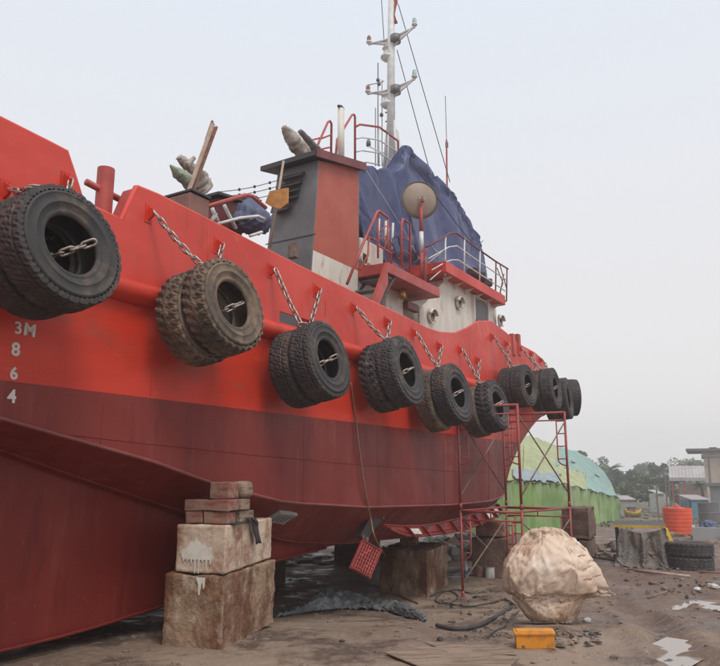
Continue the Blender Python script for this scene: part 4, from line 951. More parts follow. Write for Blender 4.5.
# ------------------------------------------------------------ hull supports
def block(loc_pts, z0, z1, m, name, label, cat, seed, rough_=0.018, group=None, sub=10, top_scale=1.0):
    # loc_pts: 4 ground corners (ccw); subdivided and chipped
    rr = random.Random(seed); import bmesh
    bm = bmesh.new(); c0 = sum(loc_pts, Vector((0,0,0)))/4; base = Vector((c0.x, c0.y, z0))
    bl = [Vector((p.x, p.y, z0))-base for p in loc_pts]; tl = [Vector((p.x, p.y, z1))-base for p in loc_pts]
    tl = [Vector((v.x*top_scale, v.y*top_scale, v.z)) for v in tl]
    vb = [bm.verts.new(v) for v in bl+tl]
    for f in ((3,2,1,0),(4,5,6,7),(0,1,5,4),(1,2,6,5),(2,3,7,6),(3,0,4,7)): bm.faces.new([vb[k] for k in f])
    bmesh.ops.recalc_face_normals(bm, faces=bm.faces)
    bmesh.ops.bevel(bm, geom=list(bm.edges), offset=0.022, segments=2, profile=0.5, affect='EDGES')
    bmesh.ops.subdivide_edges(bm, edges=[e_ for e_ in bm.edges if e_.calc_length() > 0.15], cuts=sub, use_grid_fill=True)
    bmesh.ops.triangulate(bm, faces=[f for f in bm.faces if len(f.verts) > 4])
    bm.normal_update(); off = rr.uniform(0, 50)
    for v in bm.verts:
        p = v.co*5+Vector((off, off, 0)); nse = noise.fractal(p, 1.0, 2.0, 5)
        chip = max(0, noise.noise(v.co*2.3+Vector((off,3,1)))-0.25)
        v.co -= v.normal*(rough_*(nse*.8+0.3) + rough_*.5*abs(noise.noise(v.co*38)) + chip*rough_*2.2 + rough_*.35*noise.noise(v.co*22) + rough_*.9*max(0, noise.noise(v.co*9+Vector((off,1,1)))-.3))
    me_ = bpy.data.meshes.new(name); bm.to_mesh(me_); bm.free(); me_.materials.append(m)
    me_.polygons.foreach_set('use_smooth', [True]*len(me_.polygons))
    o = bpy.data.objects.new(name, me_); COL.objects.link(o); o.location = base
    if label: tag(o, label, cat, group)
    return o
def rect_from(front, left, right):
    return [front, right, left+right-front, left]
f_ = gpt(221,649); l_ = gpt(160,645); r_ = gpt(275,627)
L1 = rect_from(f_, l_, r_)
zg = 0.40; z1b = 1.115; z2b = 1.585
block(L1, zg, z1b, M['concrete_rust'], 'concrete_block', 'rust-stained lower concrete block of the front stack under the tug', 'concrete block', 1, 0.019, sub=40)
cen = sum(L1, Vector((0,0,0)))/4
# upper block, slightly smaller and set back
def lerp_set(P, k, sh): return [cen+(p-cen)*k+sh for p in P]
uf = atY(225, 576, f_.y+.02); ul = atY(174, 575, l_.y+.04); ur = atY(271.5, 567, r_.y-.0)
L2 = rect_from(Vector((uf.x,uf.y,0)), Vector((ul.x,ul.y,0)), Vector((ur.x,ur.y,0)))
ub = block(L2, z1b+0.004, z2b, M['concrete_pale'], 'concrete_block', 'pale upper concrete block with a white paint splash, under stacked timbers', 'concrete block', 2, 0.009, sub=36)
# white paint splash with runs on its left face
fd = (L2[3]-L2[0]).normalized(); fn = Vector((fd.y, -fd.x, 0)); fn = fn if fn.y < 0 else -fn
fw = (L2[3]-L2[0]).length
def onface(u_, z, o_=0.012): return L2[0].lerp(L2[3], u_)+fn*o_+Vector((0,0,z))-ub.location
pts = []; rr = random.Random(4)
top = [(0.85,1.27),(0.87,1.31),(0.85,1.345),(0.80,1.36),(0.74,1.375),(0.72,1.40),(0.68,1.425),(0.64,1.415),(0.60,1.43),(0.575,1.465),(0.55,1.43),(0.50,1.42),(0.47,1.395),(0.42,1.40),(0.37,1.375),(0.32,1.37),(0.28,1.375),(0.255,1.35),(0.27,1.32),(0.25,1.30),(0.255,1.27)]
bot = []; u_ = 0.27
while u_ < 0.84:
    ln = rr.choice([0.02,0.04,0.10,0.13,0.06]); bot += [(u_,1.25),(u_+.012,1.25-ln),(u_+.024,1.25-ln),(u_+.036,1.252)]; u_ += 0.075
pg = [onface(u_, z, 0.004) for u_, z in top+bot]
MB().prism(pg, fn*0.0035).build('paint_splash', M['white_splash'], ub)
pg = [Vector((L1[0].lerp(L1[3], u2).x, L1[0].lerp(L1[3], u2).y, z2)) for u2, z2 in ((.30,1.09),(.31,.99),(.325,.985),(.34,1.05),(.36,1.02),(.38,.93),(.40,.925),(.41,1.03),(.45,1.09))]
lb0 = [o for o in bpy.data.objects if o.name.startswith('concrete_block') and 'front stack' in o.get('label', '')][0]
MB().prism([p-lb0.location-fn*.004 for p in pg], fn*.010).build('paint_drip', M['white_splash'], lb0)
# timbers on top
def beam(a, b_, w_, h_, m, label, name='timber', cat='timber', group=None, seed=0):
    a = Vector(a); b_ = Vector(b_); d = (b_-a); L_ = d.length; c = (a+b_)/2; ang = math.atan2(d.y, d.x)
    import bmesh
    bm = bmesh.new(); bmesh.ops.create_cube(bm, size=1.0)
    for v in bm.verts: v.co = Vector((v.co.x*L_, v.co.y*w_, v.co.z*h_))
    bmesh.ops.bevel(bm, geom=list(bm.edges), offset=min(w_,h_)*(0.3 if seed == 7 else 0.09), segments=3, profile=0.5, affect='EDGES')
    bmesh.ops.subdivide_edges(bm, edges=[e_ for e_ in bm.edges if e_.calc_length() > 0.1], cuts=3, use_grid_fill=True)
    for v in bm.verts: v.co += Vector((noise.noise(v.co*6+Vector((seed,0,0))), noise.noise(v.co*6+Vector((seed,9,0))), noise.noise(v.co*6+Vector((seed,0,9)))))*0.012
    me_ = bpy.data.meshes.new(name); bm.to_mesh(me_); bm.free(); me_.materials.append(m)
    o = bpy.data.objects.new(name, me_); COL.objects.link(o); o.location = c; o.rotation_euler = (0, -math.asin(max(-1,min(1,d.z/L_))), ang)
    return tag(o, label, cat, group) if label else o
rd = (L2[1]-L2[0]).normalized(); ld = (L2[3]-L2[0]).normalized(); zt = z2b+0.004
o0 = L2[0]
def tp(a, b_, z): return o0 + ld*a + rd*b_ + Vector((0,0,z))
GTm = 'timbers packed between the front blocks and the hull'
beam(tp(.50,.16,zt+.06), tp(.30,.16,zt+.06), .16, .12, M['wood_red'], 'bottom left timber offcut on the pale block', seed=1, group=GTm)
beam(tp(.285,.17,zt+.06), tp(.02,.17,zt+.06), .18, .12, M['wood_red'], 'bottom middle timber offcut on the pale block', seed=2, group=GTm)
beam(tp(.06,.34,zt+.06), tp(-.02+.06,.70,zt+.06), .15, .12, M['wood'], 'bottom right timber lying along the block edge', seed=3, group=GTm)
beam(tp(.52,.17,zt+.18), tp(.00,.17,zt+.18), .20, .115, M['wood_red'], 'long red-daubed timber of the middle layer', seed=4, group=GTm)
beam(tp(.05,.30,zt+.18), tp(.05,.56,zt+.18), .17, .115, M['wood'], 'brown middle timber end facing right', seed=5, group=GTm)
beam(tp(.26,.24,zt+.325), tp(.03,.24,zt+.325), .19, .17, M['wood_red'], 'red-painted top timber touching the hull', seed=6, group=GTm)
beam(tp(.035,.36,zt+.33), tp(.035,.60,zt+.33), .20, .175, M['wood'], 'short round-ended top timber right of the red one', seed=7, group=GTm)
# black plastic scrap drooping over the block's edge
mb = MB(); rows = []
for i in range(9):
    t = i/8; c = tp(-.03-.02*math.sin(t*3), .50+.14*t, zt+.03-0.0*t) if i < 4 else tp(-.05,.62+.02*i,zt+.03-.055*(i-3))
    rows.append([c+rd*(-.05+.045*j)*1.2+ld*(-.015*math.sin(j*2+i))+Vector((0,0,.01*math.cos(j*3+i))) for j in range(4)])
mb.grid(rows); ob = mb.build('plastic_scrap', M['blackplastic'], smooth_=True); ob.modifiers.new('t','SOLIDIFY').thickness = 0.012
tag(ob, 'black plastic scrap drooping over the right edge of the pale block', 'plastic scrap')
mb = MB(); mb.box(tp(.02,.38,zt+.005), (0.5,0.12,0.012), Matrix.Rotation(math.atan2(rd.y, rd.x), 3, 'Z')); tag(mb.build('packing_strip', M['blackplastic']), 'thin grey packing strip under the timber on the pale block', 'strip')
# second block
f2 = gpt(428,598); l2_ = gpt(378,592); r2_ = gpt(449,584)
L3 = rect_from(f2, l2_, r2_)
Z3 = atY(428,551,f2.y).z
block(L3, -0.05, Z3, M['concrete_rust'], 'concrete_block', 'brown concrete block under the ribbed fin, middle of the hull', 'concrete block', 3, 0.035, sub=22, top_scale=0.98)
c3 = sum(L3, Vector((0,0,0)))/4
beam(Vector((c3.x-.1,c3.y-.1,Z3+.08))-rd*.2, Vector((c3.x-.1,c3.y-.1,Z3+.08))+rd*.25, .3, .13, M['wood_red'], 'red-stained timber on the middle block under the hull', seed=8)
# blocks under the bow behind the scaffold
f4 = gpt(509,579); l4 = gpt(472,577); r4 = gpt(516,572)
L4 = rect_from(f4, l4, r4)
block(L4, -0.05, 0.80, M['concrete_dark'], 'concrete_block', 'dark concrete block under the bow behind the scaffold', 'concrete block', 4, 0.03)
c4 = sum(L4, Vector((0,0,0)))/4
block([c4+(p-c4)*0.8 for p in L4], 0.81, 1.12, M['wood_red'], 'concrete_block', 'red-daubed block stacked between bow and the dark concrete block', 'concrete block', 5, 0.02)
# far-side and keel blocks in the shade below the hull
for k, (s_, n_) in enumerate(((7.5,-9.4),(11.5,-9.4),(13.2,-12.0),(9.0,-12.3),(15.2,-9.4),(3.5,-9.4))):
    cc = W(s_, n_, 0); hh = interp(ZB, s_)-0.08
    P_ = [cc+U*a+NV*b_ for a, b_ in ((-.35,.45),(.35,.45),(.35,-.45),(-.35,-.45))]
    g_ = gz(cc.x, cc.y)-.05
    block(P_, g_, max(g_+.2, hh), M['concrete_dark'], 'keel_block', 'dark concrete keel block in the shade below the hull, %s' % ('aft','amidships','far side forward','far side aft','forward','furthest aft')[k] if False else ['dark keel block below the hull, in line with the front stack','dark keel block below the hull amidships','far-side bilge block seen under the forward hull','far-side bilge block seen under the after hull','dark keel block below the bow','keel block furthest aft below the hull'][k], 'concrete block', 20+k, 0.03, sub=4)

# ------------------------------------------------------------ scaffold
A = gpt(463,597); 
def scp(x, y, Y): return atY(x, y, Y)
gA = A
Zd = A.y
Apos = Vector((A.x, A.y, 0))
# plan fitted from the frame heights seen in the photograph
Cp = Vector((161/738*(Zd*0.965), Zd*0.965, 0)); Bp = Vector((146/738*(Zd*1.125), Zd*1.125, 0)); Dp = Vector((209/738*(Zd*1.08), Zd*1.08, 0))
Hl = atY(460,509,Zd).z; Ht = atY(458,405,Zd).z
scf = thing('scaffold', 'red tubular steel scaffold tower, two frames high, beside the bow', 'scaffold', Apos)
def sp(P, z): return Vector((P.x, P.y, z))-Apos
def tubes(name, paths, r, m, parent):
    mb_ = MB()
    for p in paths: mb_.tube(p, r, 8)
    return mb_.build(name, m, parent, smooth_=True)
def frame(P, Q, z0, z1, jd):
    zt_ = z1-0.02
    d = (Q-P); L_ = d.length; d.normalize()
    f = tubes('frame', [[sp(P, z0), sp(P, zt_)], [sp(Q, z0), sp(Q, zt_)], [sp(P, zt_-.02), sp(Q, zt_-.02)]], 0.024, M['scaf'], scf)
    low = zt_-0.17
    for (E, sg) in ((P, 1), (Q, -1)):
        e1 = E + d*sg*0.17; zb_ = z0 + (z1-z0)*0.42
        pts = [sp(e1, low)] + [sp(e1, zb_+.12)] + [sp(E+d*sg*(0.17*math.cos(a)), zb_+.12-.12*math.sin(a)) for a in (0.4,0.8,1.2)] + [sp(E, zb_)]
        tubes('inner_leg', [pts], 0.014, M['scaf'], f)
        for k in range(4):
            z = low - 0.02 - (low-zb_-.1)*k/3.2; tubes('ladder_rung', [[sp(E, z), sp(e1, z)]], 0.011, M['scaf'], f)
    tubes('under_bar', [[sp(P, low), sp(Q, low)]], 0.014, M['scaf'], f)
    for t in (.5,):
        m_ = P.lerp(Q, t); tubes('strut', [[sp(m_, zt_-.02), sp(m_, low)]], 0.012, M['scaf'], f)
    for E in (P, Q):
        tubes('joint_pin', [[sp(E, z0-.0), sp(E, z0+.1)]], 0.029, M['scaf'], f)
    return f
for (z0, z1) in ((0.0, Hl), (Hl, Ht)):
    frame(Apos, Cp, z0, z1, 1); frame(Bp, Dp, z0, z1, 1)
    for (P, Q) in ((Apos, Bp), (Cp, Dp)):
        tubes('cross_brace', [[sp(P, z1-.2), sp(Q, z0+.25)]], 0.013, M['brace'], scf)
        tubes('cross_brace', [[sp(Q, z1-.2)+Vector((.02,.02,0)), sp(P, z0+.25)+Vector((.02,.02,0))]], 0.013, M['brace'], scf)
for (P, Q) in ((Apos, Bp), (Cp, Dp)): tubes('ledger', [[sp(P, Hl-.03), sp(Q, Hl-.03)]], 0.018, M['scaf'], scf)
for P in (Apos, Bp, Cp, Dp):
    mb = MB(); mb.lathe([(0.001,0),(.07,0),(.07,.012),(.03,.02),(.03,.08),(.001,.08)], 12, Matrix.Translation(sp(P, gz(P.x, P.y)-.005))); mb.build('base_plate', M['scaf'], scf)

# ------------------------------------------------------------ covers and loose things on the tug
def crumple(rows, closed=False, grow=0.1, inset=0.05, frames=25, pin=None, grav=1.0, bend=0.3, out=None):
    """settles a grid of cloth, cut larger than the shape it covers, over that shape: real folds and creases"""
    m = len(rows[0]); n = len(rows); vs_ = [Vector(v) for r in rows for v in r]; c0 = sum(vs_, Vector())/len(vs_)
    fs = []
    for i in range(n-1):
        for j in range(m if closed else m-1):
            j2 = (j+1) % m; fs.append((i*m+j, i*m+j2, (i+1)*m+j2, (i+1)*m+j))
    rr = np.random.RandomState(5)
    me_ = bpy.data.meshes.new('cl'); me_.from_pydata([tuple(v-c0+Vector(rr.normal(0, .004, 3))) for v in vs_], [], fs); me_.update()
    nr = [Vector(v.normal) for v in me_.vertices]
    if sum(n_.dot(out if out is not None else (v-c0)) for n_, v in zip(nr, vs_)) < 0: nr = [-v for v in nr]
    mc_ = bpy.data.meshes.new('co'); mc_.from_pydata([tuple(v-c0-nr[k]*inset) for k, v in enumerate(vs_)], [], fs); mc_.update()
    oc = bpy.data.objects.new('co', mc_); COL.objects.link(oc); oc.modifiers.new('c', 'COLLISION'); oc.collision.thickness_outer = 0.006; oc.collision.thickness_inner = 0.06
    oc.collision.cloth_friction = 8
    o = bpy.data.objects.new('cl', me_); COL.objects.link(o)
    if pin:
        vg = o.vertex_groups.new(name='pin'); ids = [i*m+j for i in range(n) for j in range(m) if pin(i, j)]; vg.add(ids, 1.0, 'ADD')
    cm = o.modifiers.new('cloth', 'CLOTH'); st = cm.settings
    st.quality = 3; st.mass = 0.25; st.tension_stiffness = 25; st.compression_stiffness = 25; st.shear_stiffness = 8; st.bending_stiffness = bend; st.air_damping = 2
    st.shrink_min = -grow; st.time_scale = 1.0
    if pin: st.vertex_group_mass = 'pin'
    st.effector_weights.gravity = grav
    cm.collision_settings.distance_min = 0.006; cm.collision_settings.collision_quality = 2; cm.collision_settings.use_self_collision = False
    cm.point_cache.frame_start = 1; cm.point_cache.frame_end = frames+1
    for f in range(1, frames+1): scn.frame_set(f)
    dg = bpy.context.evaluated_depsgraph_get(); ev = o.evaluated_get(dg).to_mesh()
    res = [Vector(v.co)+c0 for v in ev.vertices]
    bpy.data.objects.remove(o); bpy.data.objects.remove(oc); scn.frame_set(1)
    return [res[i*m:(i+1)*m] for i in range(n)]
def drape(name, rows, m, label, cat, amp=0.05, fs=2.0, seed=0, sub=2, thick=0.012, parent=None, group=None, origin=None, crease=0.35, sim=None, ref=(6,6)):
    """rows: list of equal-length lists of world points; refined, wrinkled"""
    A_ = np.array([[tuple(p) for p in r] for r in rows])
    def up(A0, ax, m_=4):
        n = A0.shape[ax]; t = np.linspace(0, n-1, (n-1)*m_+1); i = np.clip(np.floor(t).astype(int), 0, n-2); f = t-i
        g = lambda k: np.take(A0, np.clip(k, 0, n-1), axis=ax)
        sh = [1,1,1]; sh[ax] = len(t); f = f.reshape(sh)
        p0, p1, p2, p3 = g(i-1), g(i), g(i+1), g(i+2)
        return 0.5*((2*p1)+(-p0+p2)*f*0.7+(2*p0-5*p1+4*p2-p3)*f*f*0.7+(-p0+3*p1-3*p2+p3)*f**3*0.7) + 0.5*0.3*2*((1-f)*p1+f*p2) - 0.3*p1*0 if False else ((1-f)*p1+f*p2)*0.45+0.55*(0.5*((2*p1)+(-p0+p2)*f+(2*p0-5*p1+4*p2-p3)*f*f+(-p0+3*p1-3*p2+p3)*f**3))
    S_ = up(up(A_, 0, ref[0]), 1, ref[1])
    du = np.gradient(S_, axis=0); dv = np.gradient(S_, axis=1); nn = np.cross(du, dv); nn /= (np.linalg.norm(nn, axis=2, keepdims=True)+1e-9)
    rows2 = []
    hfs = crease
    for i in range(S_.shape[0]):
        r = []
        for j in range(S_.shape[1]):
            p = Vector(S_[i,j]); q_ = p*fs+Vector((seed,seed,seed))
            w_ = (1-abs(noise.noise(Vector((q_.x, q_.y, q_.z*0.35)))*2))*0.6 + noise.noise(q_*2.3)*0.4 + (1-abs(noise.noise(q_*1.3+Vector((5,1,3)))*2))*0.4 - .6
            w_ += hfs*(1-abs(noise.noise(Vector((q_.x*2.6+q_.z*1.3, q_.y*2.6, q_.z*.5-q_.x*.5)))*3)) + hfs*.4*(1-abs(noise.noise(Vector((q_.x*6-q_.z*2.5, q_.y*6, q_.z*1.2)))*3))
            r.append(p+Vector(nn[i,j])*amp*w_)
        rows2.append(r)
    if sim: rows2 = crumple([[Vector(S_[i,j])+Vector(nn[i,j])*amp*.25*noise.noise(Vector(S_[i,j])*fs) for j in range(S_.shape[1])] for i in range(S_.shape[0])], False, **sim)
    o0_ = rows2[-1][0] if origin is None else Vector(origin)
    mb_ = MB(); mb_.grid([[p-o0_ for p in r] for r in rows2]); ob_ = mb_.build(name, m, None, smooth_=True); ob_.location = o0_
    md_ = ob_.modifiers.new('t', 'SOLIDIFY'); md_.thickness = thick
    return tag(ob_, label, cat, group)
def WN(x, y, n): return W(*pN(x, y, n))
# blue tarpaulin over the wheelhouse: columns run fore and aft, rows go from the far side over the top and down
edge_px = [(349,168),(358,166),(372,166),(386,168),(397,170),(402.5,145),(411,147),(425,163),(441,179),(456,195),(464,211),(472,226),(480,241)]
rows = []
for k, (x, y) in enumerate(edge_px):
    s_, ne, zt_ = pN(x, y, -7.65); far = 2*NC-ne if s_ > 13.5 else -9.75; sb_ = s_ if x < 470 else s_-(.28 if x < 479 else .62); zb_ = 6.62
    dn = 1.15 if 397 < x < 412 else (.75 if x > 412 else 0.1)
    r = [(s_,far,zt_-.5-dn),(s_,(far+NC)/2,zt_-.05-dn),(s_,NC+.1,zt_-dn),(s_,ne-.6,zt_-dn*.55),(s_,ne,zt_)]
    for t in (.2,.4,.6,.8,1.0): r.append((s_+(sb_-s_)*t, ne+.28*math.sin(t*PI*.5)+.10*t*math.sin(s_*2.7), zt_+(zb_-zt_)*t))
    rows.append([W(*p) for p in r])
last = rows[-1]; rows.append([last[j]*.25+W(18.6,NC-1.2+.22*j,last[j].z-.3)*.75 for j in range(10)])
drape('tarpaulin', rows, M['blue_tarp'], 'big faded blue tarpaulin draped over the tug wheelhouse', 'tarpaulin', 0.12, 1.5, 3, origin=W(15,NC,8.3), ref=(8,7),
      sim=dict(grow=.07, inset=.22, frames=22, grav=1.0, bend=.4, pin=lambda i, j: j <= 21 or (j <= 28 and i % 8 < 1) or (j >= 61 and i % 12 < 2) or i in (0, 104), out=NV))
# a rope lashed over it
mb = MB(); mb.tube([rows[1][4]+NV*.12, rows[3][7]+NV*.2, rows[5][9]+NV*.25], 0.01, 5); tag(mb.build('rope', M['white']), 'thin pale rope lashed across the blue tarpaulin', 'rope')
mb = MB(); mb.tube([rows[6][5]+NV*.1, rows[8][6]+NV*.2, rows[10][6]+NV*.2, rows[12][4]+NV*.1], 0.012, 5); tag(mb.build('rope', M['blue_tarp']), 'blue hem rope sagging across the front of the tarpaulin', 'rope')
# flag becomes a thing: give it the ship's placement
FLAG.location = ship.location; FLAG.rotation_euler = ship.rotation_euler; tag(FLAG, 'faded red flag hanging limp at the mast head', 'flag')
# blue cloth bundle by the casing
def lump(name, c, size, m, label, cat, amp=0.25, fs=2.5, seed=0, sub=4, rot=0, group=None, flat=True):
    import bmesh
    bm = bmesh.new(); bmesh.ops.create_icosphere(bm, subdivisions=sub, radius=1.0)
    for v in bm.verts:
        q_ = v.co*fs+Vector((seed*3.1,seed,1)); d = 1+amp*(1-abs(noise.noise(q_))*2.4)-amp*.5+amp*.4*noise.noise(q_*2.7)
        v.co = Vector((v.co.x*d*size[0], v.co.y*d*size[1], v.co.z*d*size[2]))
        if flat and v.co.z < 0: v.co.z *= 0.35
    me_ = bpy.data.meshes.new(name); bm.to_mesh(me_); bm.free(); me_.materials.append(m); me_.polygons.foreach_set('use_smooth', [True]*len(me_.polygons))
    o = bpy.data.objects.new(name, me_); COL.objects.link(o); o.location = c; o.rotation_euler = (0,0,rot)
    return tag(o, label, cat, group) if label else o
lump('cloth_bundle', WN(251,225,-6.7), (.27,.26,.36), M['bluecloth'], 'crumpled blue cloth bundle beside the grey casing', 'bundle', .35, 2.2, 3)
lump('box_bundle', WN(245,204,-7.1), (.25,.2,.14), M['dark'], 'dark lumpy bundle lying on top of the blue cloth', 'bundle', .3, 2.2, 5)
# wrapped fire monitors: bent tubes in cloth
def wrapped(pts, rad, m, label, seed):
    base_ = Vector(pts[0]); mb_ = MB(); P_ = [Vector(p)-base_ for p in pts]; fine = []
    rs = []
    for k in range(len(P_)-1):
        for t in np.linspace(0, 1, 12)[:-1]: fine.append(P_[k].lerp(P_[k+1], t)); rs.append(rad[k]+(rad[k+1]-rad[k])*t)
    fine.append(P_[-1]); rs.append(rad[-1]); n = len(fine); vs_ = []; fs_ = []; sg = 28
    d0 = (P_[-1]-P_[0]).normalized(); a_ = d0.cross(Vector((0,1,0))).normalized(); b2 = d0.cross(a_)
    for i, p in enumerate(fine):
        for k in range(sg):
            an = 2*PI*k/sg; q_ = Vector((math.cos(an)*1.2, math.sin(an)*1.2, i*.17+seed)); rr_ = rs[i]*(.95+.20*noise.noise(q_*1.2)+.10*(.5-abs(noise.noise(q_*1.9)*2.2))+.05*(.5-abs(noise.noise(q_*4)*2.5)))*(.86 if i % 13 == 6 else 1)
            vs_.append(p+a_*(rr_*math.cos(an))+b2*(rr_*math.sin(an)))
    for i in range(n-1):
        for k in range(sg): fs_.append((i*sg+k, i*sg+(k+1) % sg, (i+1)*sg+(k+1) % sg, (i+1)*sg+k))
    fs_ += [tuple(range(sg)), tuple(range((n-1)*sg, n*sg))]
    mb_.add(vs_, fs_); o = mb_.build('wrapped_monitor', m, None, smooth_=True); o.location = base_
    return tag(o, label, 'wrapped nozzle')
wrapped([WN(307,162,-7.4),WN(301,149,-7.4),WN(292,139,-7.4),WN(284,127,-7.4)], [.17,.16,.15,.06], M['wrap'], 'pale cloth-wrapped nozzle pointing up left on the casing roof', 1)
wrapped([WN(320,158,-7.35),WN(316,150,-7.35),WN(308,140,-7.35),WN(300,131,-7.35)], [.08,.10,.07,.05], M['cover_grey'], 'thin dark-wrapped nozzle right of the pale wrapped one', 4)
wrapped([WN(203,190,-6.6),WN(200,178,-6.6),WN(190,168,-6.6),WN(179,157,-6.6)], [.17,.13,.09,.05], M['wrap'], 'white cloth-wrapped nozzle behind the leaning planks', 7)
wrapped([WN(189,188,-6.4),WN(187,180,-6.4),WN(178,173,-6.4),WN(170,165,-6.4)], [.05,.10,.08,.01], M['wrap_green'], 'green and white wrapped nozzle left of the planks', 9)
wrapped([WN(186,166,-6.55),WN(189,163,-6.55),WN(194,158,-6.55)], [.05,.04,.03], M['wrap'], 'small white cloth tip poking up beside the planks', 12)
for x in (327.5, 345): pass
# planks leaning up
for k, (x0,y0,x1,y1,m,lb) in enumerate(((189,190,213,124,M['plank_pale'],'pale plank of the leaning pair above the winch housing'),(192.5,191,216,127,M['wood_red'],'reddish plank of the leaning pair above the winch housing'),(206,140,212.5,121,M['wood'],'short grey stick at the tip of the leaning planks'))):
    a, b_ = WN(x0,y0,-6.3-.05*k), WN(x1,y1,-6.3-.05*k); d = (b_-a); L_ = d.length
    mb = MB(); mb.box((0,0,L_/2), (0.055,0.03,L_) if k < 2 else (.03,.03,L_)); o = mb.build('plank', m, bevel=.004); o.location = a; o.rotation_mode = 'QUATERNION'; o.rotation_quaternion = d.to_track_quat('Z','Y'); tag(o, lb, 'plank', None)
# orange board on a pole against the casing
pa, pb = pS(270,247,9.35), pS(283.5,161,9.45); a, b_ = W(*pa), W(*pb)
sh = thing('pole_scoop', 'orange board scoop on a bamboo pole leaning against the grey casing', 'scoop', a)
mb = MB(); mb.tube([Vector((0,0,0)), b_-a], 0.022, 8); mb.build('pole', M['plank_pale'], sh, smooth_=True)
q_ = [W(*pS(x,y,9.28))-a for x,y in ((269.5,191),(288,187.5),(287.5,203),(280,209),(271,206.5),(265,203))]
mb = MB(); mb.prism(q_, U*0.03); mb.build('board', M['orange_board'], sh, bevel=.004)
# hose hanging down the side
hp = [WN(351,382,-5.36),WN(356,420,-5.36),WN(360,455,-5.36),WN(366,495,-5.36),WN(371,520,-5.40),WN(376,540,-5.30)]
hp += [seat(gpt(390,580))+Vector((0,0,.3)), seat(gpt(399,594),.04), seat(gpt(411,601),.02), seat(gpt(418,604),.02)]
def catmull(P, n=6):
    out_ = []
    for i in range(len(P)-1):
        p0, p1, p2, p3 = P[max(0,i-1)], P[i], P[i+1], P[min(len(P)-1,i+2)]
        for t in np.linspace(0,1,n,endpoint=False): out_.append(0.5*((2*p1)+(p2-p0)*t+(2*p0-5*p1+4*p2-p3)*t*t+(-p0+3*p1-3*p2+p3)*t**3))
    return out_+[P[-1]]
def cord(P, r, m, label, cat, name, n=6, group=None):
    P = catmull([Vector(p) for p in P], n); o0_ = P[0].copy(); mb_ = MB(); mb_.tube([p-o0_ for p in P], r, 7); o = mb_.build(name, m, None, smooth_=True); o.location = o0_
    return tag(o, label, cat, group)
cord(hp, 0.013, M['hose'], 'thin reddish hose hanging down the hull to the ground', 'hose', 'hose')

# ------------------------------------------------------------ ground litter, wrapped machine, boxes
def gcord(px, r, m, label, cat, name): cord([seat(gpt(x, y), r*1.1) for x, y in px], r, m, label, cat, name, 5)
gcord([(437,629),(455,632),(475,630),(490,624),(500,616),(512,610)], 0.024, M['rope'], 'thick black hose on the mud left of the wrapped machine', 'hose', 'hose')
gcord([(440,602),(452,606),(470,608),(490,604),(505,601),(515,606)], 0.014, M['rope'], 'thin black cable running from the scaffold foot to the wrapped machine', 'cable', 'cable')
gcord([(430,597),(440,592),(452,592),(458,598),(448,604),(436,602),(440,594),(456,590),(470,594),(486,592)], 0.012, M['rope'], 'tangled black cable around the scaffold foot', 'cable', 'cable')
gcord([(268,612),(300,606),(330,604),(360,600)], 0.012, M['cable'], 'grey cable lying behind the crumpled grey sheet', 'cable', 'cable')
gcord([(488,640),(494,633),(505,628),(512,618),(520,612)], 0.010, M['rope'], 'thin wire at the left foot of the wrapped machine', 'cable', 'cable')

# crumpled grey sheet
rows = []
cl = [(277,617),(300,613),(320,608),(345,606),(370,607),(395,611),(412,617),(426,622)]
wdth = [.12,.28,.55,.50,.42,.36,.34,.14]; hts = [.01,.07,.20,.17,.08,.07,.09,.02]
for (x, y), wd_, h_ in zip(cl, wdth, hts):
    c = gpt(x, y); dd = Vector((0.15,1,0)).normalized(); r = []
    for k, t in enumerate((-1,-.7,-.35,0,.35,.7,1)):
        p = c+dd*wd_*t*.8; r.append(Vector((p.x, p.y, gz(p.x,p.y)+.012+h_*(1-t*t)**.7*(1+.25*math.sin(k*2.3+x)))))
    rows.append(r)
drape('plastic_sheet', rows, M['grey_tarp'], 'crumpled grey plastic sheet lying on the mud below the hull', 'plastic sheet', 0.055, 5.5, 8, thick=0.005, ref=(14,12), crease=.55)

